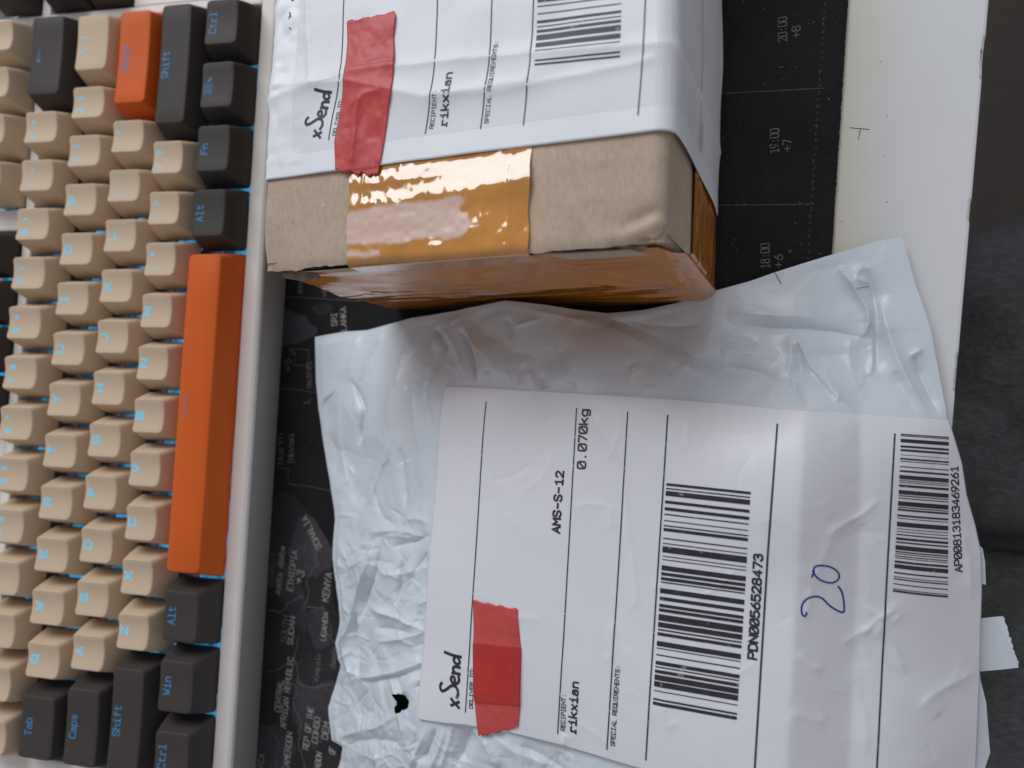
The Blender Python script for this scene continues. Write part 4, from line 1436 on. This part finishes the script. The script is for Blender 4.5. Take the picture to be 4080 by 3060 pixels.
FOLDS = [  # polyline in photo pixels, height mm (ridge + / valley -), width mm
 ([(1401, 1517), (1434, 1604), (1445, 1636), (1434, 1691), (1423, 1777)], -2.2, 1.5), ([(1450, 2060), (1515, 1880), (1586, 1701)], 1.4, 2.2), ([(1591, 1783), (1604, 1900), (1613, 2027)], -1.6, 1.6),
 ([(1494, 2160), (1477, 2263), (1434, 2355), (1407, 2486), (1353, 2572)], 2.6, 1.6), ([(1520, 2180), (1500, 2290), (1455, 2380), (1435, 2480)], -2.4, 1.6), ([(1423, 2431), (1412, 2540), (1429, 2703)], -2.6, 2.0), ([(1385, 2500), (1375, 2600), (1412, 2720)], 1.6, 1.6),
 ([(1602, 2231), (1591, 2339), (1575, 2415)], -1.9, 1.1), ([(1630, 2225), (1622, 2340), (1600, 2420)], 1.1, 1.3), ([(1477, 2420), (1575, 2453), (1667, 2507), (1689, 2523)], 1.8, 1.6), ([(1510, 2556), (1597, 2545), (1684, 2523)], 1.5, 1.4), ([(1500, 2500), (1580, 2510), (1650, 2530)], -1.2, 1.5),
 ([(1434, 2697), (1543, 2686), (1678, 2643)], 2.0, 1.1), ([(1440, 2715), (1545, 2706), (1680, 2664)], -1.6, 1.3), ([(1543, 2692), (1580, 2762), (1591, 2838), (1608, 2892), (1624, 2974)], 1.6, 1.5), ([(1575, 2700), (1610, 2780), (1625, 2850)], -1.4, 1.6), ([(1640, 2690), (1612, 2770)], 1.0, 1.2),
 ([(1358, 2936), (1450, 2898), (1515, 2892), (1580, 2844)], 1.8, 1.8), ([(1380, 2970), (1470, 2940), (1560, 2950), (1640, 3000)], -1.6, 2.0), ([(1738, 2898), (1705, 2985), (1667, 3028)], -2.2, 1.5), ([(1700, 2900), (1670, 2980), (1640, 3050)], 1.6, 1.4), ([(1770, 2900), (1750, 2990), (1720, 3060)], 1.6, 1.4), ([(1640, 2860), (1660, 2930), (1650, 3000)], -1.3, 1.2),
 ([(1868, 2887), (1841, 2963), (1814, 3055)], -3.2, 2.6), ([(1922, 2930), (1960, 3006), (1982, 3060)], 2.2, 1.6), ([(1960, 2930), (2060, 3000), (2200, 3060)], 1.6, 2.2), ([(2040, 2960), (2160, 3020), (2300, 3120)], -1.5, 2.2), ([(1800, 2890), (1780, 2980), (1760, 3060)], 1.4, 1.3),
 ([(1841, 1316), (1879, 1392), (1892, 1463), (1892, 1532)], -2.8, .9), ([(1862, 1310), (1903, 1400), (1912, 1530)], 1.5, 1.5), ([(1732, 1305), (1760, 1349), (1790, 1400)], -2.2, 1.3), ([(1780, 1320), (1830, 1400), (1850, 1500)], 1.2, 1.8), ([(1740, 1330), (1700, 1420), (1705, 1500)], .9, 2.2),
 ([(2020, 1470), (2040, 1545)], .8, .8), ([(2100, 1470), (2130, 1555)], .9, .8), ([(2150, 1490), (2165, 1560)], -.9, .7), ([(2080, 1450), (2065, 1545)], -.8, .8), ([(2262, 1520), (2275, 1563)], .9, .7), ([(2285, 1510), (2290, 1563)], -.7, .7), ([(2525, 1450), (2500, 1578)], .8, 1.2), ([(1945, 1480), (1935, 1545)], 1.0, 1.0), ([(2850, 1580), (2860, 1605)], .6, .6),
 ([(2010, 1260), (2030, 1310), (2020, 1350)], -.9, 1.0), ([(2040, 1300), (2150, 1270)], .7, 1.0), ([(1950, 1330), (1945, 1440), (1920, 1500)], .9, 1.4), ([(2180, 1380), (2190, 1470)], -.6, 1.5), ([(2100, 1230), (2250, 1260), (2400, 1300)], .9, 2.0),
 ([(2388, 1251), (2578, 1321), (2660, 1376), (2822, 1446), (2985, 1500)], -3.6, 3.2), ([(2420, 1300), (2560, 1360), (2700, 1440), (2850, 1510)], 2.0, 4.0), ([(2480, 1270), (2640, 1300), (2800, 1290)], -1.2, 2.5), ([(2830, 1330), (2930, 1360), (3020, 1370)], -1.2, 2.2),
 ([(2934, 1288), (3097, 1310), (3260, 1310), (3422, 1342)], -2.2, 2.2), ([(2900, 1240), (3050, 1260), (3250, 1265)], 1.2, 3.0), ([(2880, 1456), (2988, 1467), (3113, 1521)], -2.6, 2.6), ([(2870, 1395), (2990, 1405), (3100, 1425)], 1.3, 2.6),
 ([(3162, 1321), (3205, 1408), (3233, 1467), (3314, 1549), (3401, 1643)], 2.3, 1.8), ([(3150, 1340), (3155, 1430), (3140, 1500)], 1.5, 1.6), ([(3180, 1370), (3190, 1450), (3200, 1530)], -2.2, 1.8), ([(3151, 1505), (3184, 1587), (3222, 1625)], -2.4, 1.4), ([(3233, 1470), (3290, 1560), (3330, 1600)], -1.4, 1.6), ([(3330, 1600), (3345, 1560)], .9, 1.0),
 ([(3341, 1066), (3406, 1153), (3471, 1267), (3439, 1342)], 2.4, 1.5), ([(3455, 1071), (3477, 1136), (3493, 1234), (3498, 1342), (3493, 1489)], -2.6, 2.0), ([(3445, 1050), (3400, 1110), (3460, 1130)], .9, 1.2), ([(3504, 1180), (3531, 1315), (3585, 1462), (3650, 1587), (3721, 1663)], 2.6, 2.4), ([(3639, 1424), (3683, 1532), (3748, 1657)], -1.9, 1.6), ([(3560, 1480), (3620, 1600), (3660, 1650)], -1.4, 1.6), ([(3620, 1420), (3680, 1390)], .8, 1.0), ([(3280, 1420), (3300, 1520), (3360, 1600)], 1.0, 2.2), ([(3390, 1340), (3380, 1440), (3440, 1600)], .9, 2.4), ([(3470, 1350), (3480, 1440), (3460, 1500)], 1.2, 1.4),
 ([(1602, 1398), (1586, 1501), (1553, 1560), (1543, 1700)], 1.3, 2.6), ([(1540, 1310), (1480, 1400), (1440, 1520)], 1.0, 2.2), ([(1430, 1330), (1400, 1440), (1395, 1520)], .8, 2.0), ([(1640, 1540), (1650, 1680), (1670, 1800)], .9, 2.2), ([(1690, 1560), (1720, 1700)], -.8, 2.0), ([(1350, 1600), (1340, 1760), (1380, 1930)], .8, 1.8), ([(1480, 1900), (1510, 2050), (1590, 2110)], -1.0, 2.0), ([(1600, 2080), (1660, 2060), (1715, 2090)], 1.4, 1.8), ([(1480, 2120), (1600, 2110), (1700, 2150)], 1.2, 1.6), ([(1560, 2180), (1650, 2160), (1715, 2130)], -1.5, 1.3), ([(1480, 2240), (1560, 2300), (1700, 2260)], .9, 1.6), ([(1700, 2200), (1640, 2290)], -1.0, 1.1)]
FOLD_RNG = np.random.default_rng(77)
FOLDW = [([PM(*q) for q in chaikin(p, 1)], a * (.95 if p[0][0] > 2300 else .85), w * .85) for p, a, w in FOLDS]


def random_creases():
    """thin crinkles of stretched film: mostly radiating from the label rim, denser at the lower left"""
    r = FOLD_RNG
    out = []
    while len(out) < 270:
        side = r.random()
        if side < .62:                                   # left of the label
            px, py = r.uniform(1290, 1720), r.uniform(1400, 3050)
            if py < 2050 and r.random() < .88:
                continue
            ang = r.normal(0, .75) if r.random() < .65 else r.normal(1.4, .5)
        elif side < .82:                                 # between the label and the box
            px, py = r.uniform(1500, 3600), r.uniform(1400, 1640)
            if r.random() < .5:
                continue
            ang = r.normal(1.35, .5)
        else:                                            # under the label's lower left corner
            px, py = r.uniform(1500, 2300), r.uniform(2900, 3100)
            ang = r.normal(1.2, .6)
        L = r.uniform(35, 150)
        d = np.array([math.cos(ang), math.sin(ang)])
        bend = r.normal(0, .16) * L
        nrm = np.array([-d[1], d[0]])
        c = np.array([px, py])
        pts = [c - d * L / 2, c + nrm * bend, c + d * L / 2]
        out.append(([PM(*q) for q in chaikin(pts, 1)], r.choice([-1, 1]) * r.uniform(.12, .5), r.uniform(.45, 1.1)))
    return out


FOLDW += random_creases()


def folds(x, y):
    h = np.zeros_like(x)
    for pts, a, w in FOLDW:
        p = np.array(pts)
        m = (x > p[:, 0].min() - 5 * w) & (x < p[:, 0].max() + 5 * w) & (y > p[:, 1].min() - 5 * w) & (y < p[:, 1].max() + 5 * w)
        if not m.any():
            continue
        d, t, _ = seg_dist(x[m], y[m], p)
        tap = np.clip(np.minimum(t, 1 - t) / .25, 0, 1) ** .7
        h[m] += a * tap * np.exp(-(np.sqrt(d * d + .012) - .11) / (w * (.55 + .45 * tap)))
    return h


def crease_label(x, y):
    shp = x.shape
    x, y = x.ravel(), y.ravel()
    h = .06 * vnoise(x, y, 12, 71) + .10 * vnoise(x, y, 26, 72)
    for pts, a, w in LCREASE:
        p_ = np.array(pts)
        m = (x > p_[:, 0].min() - 6 * w) & (x < p_[:, 0].max() + 6 * w) & (y > p_[:, 1].min() - 6 * w) & (y < p_[:, 1].max() + 6 * w)
        if m.any():
            d, t, _ = seg_dist(x[m], y[m], p_)
            h[m] += a * np.clip(np.minimum(t, 1 - t) / .2, 0, 1) * np.exp(-(np.sqrt(d * d + .02) - .14) / w)
    return h.reshape(shp)


r8 = lambda x, y: PM(2880 + .88 * x, 1600 + .88 * y)
r5 = lambda x, y: PM(1900 + .5425 * x, 1300 + .5425 * y)
r7 = lambda x, y: PM(1900 + .5425 * x, 2160 + .5425 * y)
LCREASE = [([r8(*q) for q in p], a, w) for p, a, w in [
    ([(460, 610), (560, 545), (640, 500), (715, 430)], .5, 1.2), ([(600, 510), (630, 560)], .35, .8), ([(400, 830), (480, 640), (510, 550)], .45, 2.0), ([(330, 740), (400, 840), (370, 1000)], .4, 1.2), ([(330, 1130), (400, 1200), (460, 1210)], .35, 1.0),
    ([(620, 1060), (700, 980), (790, 930)], .5, 1.0), ([(690, 970), (770, 1100), (830, 1240)], .5, 1.2), ([(640, 920), (720, 980), (690, 1080)], .4, 1.0), ([(760, 900), (800, 960), (760, 1010)], .35, .9), ([(900, 1340), (980, 1420)], .45, 1.5), ([(870, 1370), (1000, 1290), (1150, 1210)], .6, 2.0), ([(530, 1100), (680, 1010)], .4, 1.4), ([(560, 1180), (640, 1400), (650, 1600)], .4, 3.0), ([(630, 600), (660, 800), (650, 1000)], .3, 2.5), ([(300, 1400), (420, 1440), (480, 1430)], .4, 2.0), ([(1060, 560), (1110, 700), (1120, 900)], .5, 2.0)]]
LCREASE += [([r5(*q) for q in p], a, w) for p, a, w in [([(840, 640), (960, 840), (1050, 990), (1080, 1040)], .35, .9), ([(1080, 1050), (1100, 1350), (1140, 1659)], .3, .9), ([(390, 470), (440, 620), (520, 700)], .3, 1.2), ([(700, 1330), (830, 1300), (980, 1320)], .25, 1.2), ([(980, 1300), (990, 1500)], .25, 1.0)]]
LCREASE += [([r7(*q) for q in p], a, w) for p, a, w in [([(1130, 0), (1170, 300), (1170, 440), (1100, 500)], .3, 1.0), ([(960, 790), (980, 850), (1000, 560)], .3, 1.0), ([(1080, 740), (1130, 860), (1260, 1150)], .3, 1.0), ([(640, 1490), (655, 1400)], .5, .8), ([(1330, 1150), (1400, 1350), (1500, 1300)], .3, 1.4), ([(200, 560), (350, 550), (480, 570)], .25, 1.5)]]


lr_ = np.random.default_rng(91)
for _ in range(75):
    c_ = np.array([lr_.uniform(1800, 3850), lr_.uniform(1650, 3060)])
    if c_[0] < 2500 and lr_.random() < .6:
        continue
    an, ln_ = lr_.normal(1.1, .9), lr_.uniform(60, 260)
    d_ = np.array([math.cos(an), math.sin(an)])
    LCREASE.append(([PM(*q) for q in chaikin([c_ - d_ * ln_ / 2, c_ + np.array([-d_[1], d_[0]]) * lr_.normal(0, .15) * ln_, c_ + d_ * ln_ / 2], 1)], lr_.choice([-1, 1]) * lr_.uniform(.05, .2), lr_.uniform(.5, 1.6)))


def HL(x, y):
    return H0(x, y) + crease_label(x, y) + .35


# outer outline of the bag
O_top = [(1255, 1343), (1380, 1321), (1461, 1316), (1640, 1267), (1814, 1240), (2009, 1197), (2193, 1218), (2280, 1232), (2415, 1248), (2560, 1236), (2714, 1202), (2822, 1166), (2988, 1120), (3086, 1085), (3206, 1047), (3314, 1014), (3422, 984), (3493, 960), (3593, 942)]
O_left = [(1255, 1343), (1260, 1517), (1282, 1734), (1304, 1870), (1336, 2060), (1328, 2200), (1336, 2296), (1353, 2404), (1355, 2496), (1336, 2561), (1347, 2621), (1358, 2648), (1336, 2730), (1312, 2816), (1325, 2947), (1369, 2974), (1347, 3060), (1347, 3400)]
O_right = [(3593, 942), (3618, 1028), (3645, 1125), (3683, 1234), (3710, 1321), (3737, 1467), (3768, 1625), (3775, 1690), (3822, 1850), (3842, 1975), (3876, 2098), (3898, 2200), (3901, 2330), (3900, 2480), (3905, 2700), (3930, 2800), (3945, 3000), (3925, 3060), (3880, 3400)]
O_bot = [(1347, 3400), (2000, 3440), (2800, 3450), (3880, 3400)]
ot, ol, orr, ob = [np.array([PM(*q) for q in c]) for c in (O_top, O_left, O_right, O_bot)]
NU, NV = 620, 620
XY = coons(ot, ob, ol, orr, NU, NV)
x, y = XY[..., 0].ravel(), XY[..., 1].ravel()
sd = poly_sd(x, y, label_poly)
inside = np.clip((1.2 - sd) / 2.4, 0, 1)
uu, vv = np.meshgrid(np.linspace(0, 1, NU), np.linspace(0, 1, NV), indexing='ij')
edge = np.minimum.reduce([uu, 1 - uu, vv, 1 - vv]).ravel()
edge_w = np.clip(edge / .02, .35, 1)
ext = (x.min(), x.max(), y.min(), y.max())
# the bag is crumpled most at its lower left, calmer by the upper right
zone = np.clip((200 - x) / 60, .12, 1) * np.clip((-8 - y) / 36, .10, 1)
c1 = crumple(x, y, 170, 101, ext, 2.5)
c2 = crumple(x, y, 480, 102, ext, 1.5)
c3 = crumple(x, y, 2400, 103, ext, .8)
cr_ = (.95 + .6 * zone) * c1 + (.12 + .62 * zone) * c2 + (.035 + .15 * zone) * c3
h = folds(x, y) * 1.2 + cr_ * .85
# the label holds the film down along its rim
rim = np.exp(-np.maximum(sd, 0) / 7.0)
h = h - rim * np.maximum(h, -.2) * .9 - .5 * rim
h = h * edge_w
far = 1 + 0 * x
z = H0(x, y) + h * (1 - inside) + inside * (crease_label(x, y) - .25)
# never below what carries it
dist_edge = (np.stack([x, y], 1) - DE1[:2]) @ en
dist_mat = (np.stack([x, y], 1) - MAT1[:2]) @ mn_
floor_z = np.where(dist_mat < .5, MATZ + .35, .35)
z = np.where(dist_edge < .5, np.maximum(z, floor_z), z)
mailer = empty('poly_mailer', (*PM(2700, 2300), MATZ))
tag(mailer, 'crumpled pale blue-grey plastic mailer bag with large white address label', 'mailer bag')
top = np.stack([x, y, z], 1)
# underside: hangs from the rim and rests on mat and desk
NB = 60
XYb = coons(ot, ob, ol, orr, NB, NB)
xb_, yb_ = XYb[..., 0].ravel(), XYb[..., 1].ravel()
ub, vb = np.meshgrid(np.linspace(0, 1, NB), np.linspace(0, 1, NB), indexing='ij')
eb = np.clip(np.minimum.reduce([ub, 1 - ub, vb, 1 - vb]).ravel() / .06, 0, 1)
db = (np.stack([xb_, yb_], 1) - DE1[:2]) @ en
dm = (np.stack([xb_, yb_], 1) - MAT1[:2]) @ mn_
low = np.where(dm < .5, MATZ + .2, .2)
low = np.where(db < 0, low, H0(xb_, yb_) - 2.5)
zb = (H0(xb_, yb_) - .3) * (1 - eb) + np.minimum(low, H0(xb_, yb_) - .3) * eb
obj('bag_front', top, grid_faces(NU, NV, flip=True), M['poly'], mailer)
obj('bag_back', np.stack([xb_, yb_, zb], 1), grid_faces(NB, NB), M['poly'], mailer)

# label on the mailer (round corner at upper left and lower left)
NU, NV = 380, 340
XY = coons(lt, lb, ll, lr, NU, NV)
x, y = XY[..., 0], XY[..., 1]
z = HL(x.ravel(), y.ravel()).reshape(x.shape)
Vl = np.stack([x, y, z], -1)
a0, a1 = Vl[0, 0, :2], Vl[0, -1, :2]
for i in range(18):
    w = np.linalg.norm(Vl[i, 0, :2] - a0)
    if w < 2.6:
        cut = 2.6 - math.sqrt(max(0, 2.6 ** 2 - (2.6 - w) ** 2))
        col = Vl[i, :, :2].copy()
        L_ = np.linalg.norm(col[-1] - col[0])
        t = cut / L_ + (1 - 2 * cut / L_) * np.linspace(0, 1, NV)
        nxy = col[0] + (col[-1] - col[0]) * t[:, None] + (col - (col[0] + (col[-1] - col[0]) * np.linspace(0, 1, NV)[:, None]))
        Vl[i, :, :2] = nxy
        Vl[i, :, 2] = HL(nxy[:, 0], nxy[:, 1])
mlabel = obj('shipping_label', Vl.reshape(-1, 3), grid_faces(NU, NV, flip=True), M['label'], mailer)
add_mod(mlabel, 'SOLIDIFY', thickness=0.00018, offset=1)


def mprint(fn, name, material, eps=.34):
    k = Ink()
    fn(k)
    return k.lay(name, material, mlabel, HL, eps)


mprint(lambda k: k.hand(PM(1832, 2822), PM(1842, 2614), 7.0, .82), 'wordmark', M['ink'])
mprint(lambda k: k.text('DELIVER TO:', PM(1887, 2822), PM(1891, 2655), 1.25, .20), 'small_print', M['ink'])
mprint(lambda k: k.text('RECIPIENT:', PM(2255, 2909), PM(2259, 2762), 1.35, .20), 'small_print', M['ink'])
mprint(lambda k: k.text('rikxian', PM(2300, 2922), PM(2311, 2713), 2.5, .46), 'recipient_name', M['ink'])
mprint(lambda k: k.text('SPECIAL REQUIREMENTS:', PM(2453, 2971), PM(2474, 2648), 1.3, .20), 'small_print', M['ink'])
mprint(lambda k: k.text('AMS-S-12', PM(2236, 2127), PM(2252, 1875), 2.7, .52), 'route_code', M['ink'])
mprint(lambda k: k.text('0.070kg', PM(2338, 1870), PM(2349, 1628), 2.8, .46), 'weight', M['ink'])
mprint(lambda k: k.text('PDN0056528473', PM(3018, 2629), PM(3043, 2206), 2.5, .5), 'parcel_number', M['ink'])
mprint(lambda k: k.text('AP00813183469261', PM(3834, 2278), PM(3817, 1855), 2.3, .38), 'article_number', M['ink'])
for pts, w in (([(1941, 1596), (1928, 1734), (1902, 2160), (1857, 2835)], .30), ([(2300, 1621), (2270, 2160), (2225, 2918)], .30), ([(2504, 1636), (2470, 2200), (2421, 2980)], .32), ([(2663, 1649), (2627, 2200), (2575, 3023)], .36),
               ([(3098, 1684), (3060, 2200), (3004, 3120)], .46), ([(3565, 1723), (3535, 2250), (3490, 3120)], .42)):
    dn = densify([np.array(q) for q in pts], 40)
    # thermal print drop-outs split each rule near its ends
    cuts = [0, 3, 6, int(len(dn) * .62), len(dn) - 5, len(dn) - 1]
    def rule(k):
        for a, b in zip(cuts[:-1], cuts[1:]):
            seg = [PM(*q) for q in dn[a:b + 1]]
            if len(seg) < 2:
                continue
            seg = resample(np.array(seg), max(3, len(seg) * 2))
            d = seg[-1] - seg[0]
            seg[0] += d / np.linalg.norm(d) * .45
            k.stroke(seg, w, 1.2)
    mprint(rule, 'rule', M['ink_blue'])
bl = [(-435, 18), (-400, 8), (-378, 35), (-307, 20), (-258, 22), (-210, 8), (-163, 6), (-127, 8), (-105, 22), (-33, 8), (5, 6), (30, 45), (100, 6), (125, 6), (172, 35), (222, 22), (257, 22), (290, 8), (340, 35), (402, 25), (455, 22), (488, 22), (530, 45), (588, 35), (637, 10), (662, 22), (725, 35), (773, 6), (820, 8), (868, 25), (905, 8), (930, 22), (965, 38), (1012, 38), (1077, 6), (1135, 12), (1160, 22)]
mprint(lambda k: bars(k, (2657, 1924), (2604, 2801), (2992, 1959), (2936, 2864), bl, -435, 1182, PM), 'barcode', M['ink'])
bl = [(145, 5), (153, 3), (168, 16), (198, 9), (215, 9), (240, 2), (255, 7), (268, 3), (292, 4), (310, 8), (332, 18), (355, 3), (363, 3), (375, 10), (400, 18), (423, 4), (434, 4), (450, 20), (475, 4), (484, 8), (510, 8), (525, 3), (543, 20), (572, 3), (584, 3), (597, 5), (613, 10), (631, 6), (648, 20), (674, 5), (684, 3), (694, 4), (703, 3), (717, 9), (733, 18), (768, 6), (788, 3), (797, 5), (820, 4), (843, 3), (850, 8)]
mprint(lambda k: bars(k, (3588, 1728), (3556, 2354), (3779, 1741), (3775, 2379), bl, 145, 858, PM), 'barcode', M['ink'])
p8 = lambda x, y: PM(2880 + .88 * x, 1600 + .88 * y)
def twenty(k):
    k.stroke(chaikin([p8(*q) for q in [(380, 952), (374, 970), (362, 966), (355, 945), (360, 910), (385, 885), (420, 878), (450, 885), (480, 920), (520, 945), (548, 955), (550, 930), (545, 880), (535, 850), (522, 835)]], 2), .42, .6)
    k.stroke(chaikin([p8(*q) for q in [(404, 790), (412, 770), (412, 745), (440, 737), (490, 745), (525, 770), (528, 800), (500, 820), (460, 815), (425, 795), (408, 765)]], 2), .42, .6)
mprint(twenty, 'pen_number', M['pen'], .36)
# red tape strip with a second layer over its middle
p6 = lambda x, y: PM(1000 + .5425 * x, 2160 + .5425 * y)
left = [p6(*q) for q in [(1640, 422), (1645, 600), (1640, 800), (1645, 1130), (1665, 1300), (1680, 1418)]]
right = [p6(*q) for q in [(1965, 490), (1970, 600), (1992, 790), (1985, 1200), (1968, 1352)]]
tz = lambda x, y: HL(x, y) + .42
o = strip_mesh(left, right, 100, 40, tz, 0, M['red'], 'red_tape', mailer, lambda a, b: .10 * vnoise(a, b, 5, 81) + .04 * vnoise(a, b, 1.5, 82) + .25 * np.exp(-seg_dist(a, b, [p6(1645, 735), p6(1990, 770)])[0] / .8))
rag_ends(o, 100, 40, .35, .5, (0, 1))
add_mod(o, 'SOLIDIFY', thickness=0.00015, offset=1)
left = [p6(*q) for q in [(1641, 738), (1642, 900), (1646, 1130), (1652, 1165)]]
right = [p6(*q) for q in [(1986, 770), (1991, 800), (1985, 1050), (1982, 1185)]]
o = strip_mesh(left, right, 50, 30, tz, .42, M['red2'], 'red_tape_layer', mailer, lambda a, b: .08 * vnoise(a, b, 5, 81) + .1)
# black blot
p = np.array([p6(*q) for q in [(1065, 1100), (1100, 1105), (1135, 1125), (1158, 1170), (1150, 1200), (1142, 1222), (1128, 1232), (1120, 1222), (1110, 1238), (1085, 1243), (1078, 1200), (1090, 1180), (1085, 1120)]])
p = densify(np.vstack([p, p[:1]]), .5)[:-1]
p += rl.normal(0, .06, p.shape)


c = p.mean(0)
ti = np.linalg.norm(top[:, None, :2] - p[None, :, :], axis=2)
zb_ = top[ti.argmin(0), 2]
zc = top[np.linalg.norm(top[:, :2] - c, axis=1) < 4, 2].max()
n = len(p)
Pm = [(a, b, max(q, zc - 1.2) + .25) for (a, b), q in zip(p, zb_)] + [(c[0], c[1], zc + .3)]
o = obj('black_blot', Pm, [(i, (i + 1) % n, n) for i in range(n)], M['hole'], mailer, smooth=False)
for pts in ([(3086, 1085), (3100, 1108), (3113, 1132)], [(3412, 1155), (3440, 1147), (3464, 1139)]):
    P = [on_surface(a, b, H0) for a, b in pts]
    v2, f2 = ribbon2(densify([q[:2] for q in P], .8), .16)
    ii = np.linalg.norm(top[None, :, :2] - v2[:, None, :], axis=2).argmin(1)
    obj('fibre', np.c_[v2, top[ii, 2] + .45], f2, M['hair'], mailer)
# torn corner of the bag's flap hanging past the label
fl = [(3895, 2466), (3950, 2460), (3996, 2456)] + [(3999 + 58 * t + rl.normal(0, 3.5), 2462 + 190 * t) for t in np.linspace(0.02, .97, 22)] + [(4059, 2660), (3990, 2668), (3895, 2676)]
P = [ray_point(a, b, -6 - .03 * (a - 3895) - .006 * abs(b - 2560)) for a, b in fl]
P.append(ray_point(3960, 2565, -7.6))
n = len(P) - 1
o = obj('torn_flap', P[:-1], [tuple(range(n))[::-1]], M['poly'], mailer, smooth=False)
add_mod(o, 'SOLIDIFY', thickness=0.0003)
fl = [(3888, 2160), (3915, 2185), (3925, 2240), (3928, 2330), (3905, 2325), (3890, 2290)]
P = [ray_point(a, b, -5) for a, b in fl]
o = obj('torn_flap', P, [tuple(range(len(P)))[::-1]], M['poly'], mailer, smooth=False)
add_mod(o, 'SOLIDIFY', thickness=0.0003)

# ------------------------------------------------------------------ the sitter's lap below the desk edge
sk = [(720, -55, -190, 120), (640, 62, -215, 125), (440, 36, -222, 108), (250, 18, -240, 84), (235, 40, -420, 56), (240, 42, -640, 42), (160, 42, -690, 34),
      (640, -160, -215, 125), (440, -142, -222, 108), (250, -138, -240, 84), (235, -165, -420, 56), (240, -165, -640, 42), (160, -165, -690, 34)]
ek = [(0, 1), (1, 2), (2, 3), (3, 4), (4, 5), (5, 6), (0, 7), (7, 8), (8, 9), (9, 10), (10, 11), (11, 12)]
me = bpy.data.meshes.new('person')
me.from_pydata([(a * MM, b * MM, c * MM) for a, b, c, r in sk], ek, [])
person = bpy.data.objects.new('person', me)
scene.collection.objects.link(person)
tag(person, 'person seated at the desk, lap in dark grey trousers below the front edge', 'person')
md = person.modifiers.new('skin', 'SKIN')
md.use_smooth_shade = True
for i, (a, b, c, r) in enumerate(sk):
    me.skin_vertices[0].data[i].radius = (r * MM, r * MM)
    me.skin_vertices[0].data[i].use_root = i == 0
person.modifiers.new('subsurf', 'SUBSURF').render_levels = 5
tx = bpy.data.textures.new('cloth_folds', 'CLOUDS')
tx.noise_scale = 0.06
dm_ = person.modifiers.new('displace', 'DISPLACE')
dm_.texture = tx
dm_.texture_coords = 'GLOBAL'
dm_.strength = 0.034
me.materials.append(M['denim'])
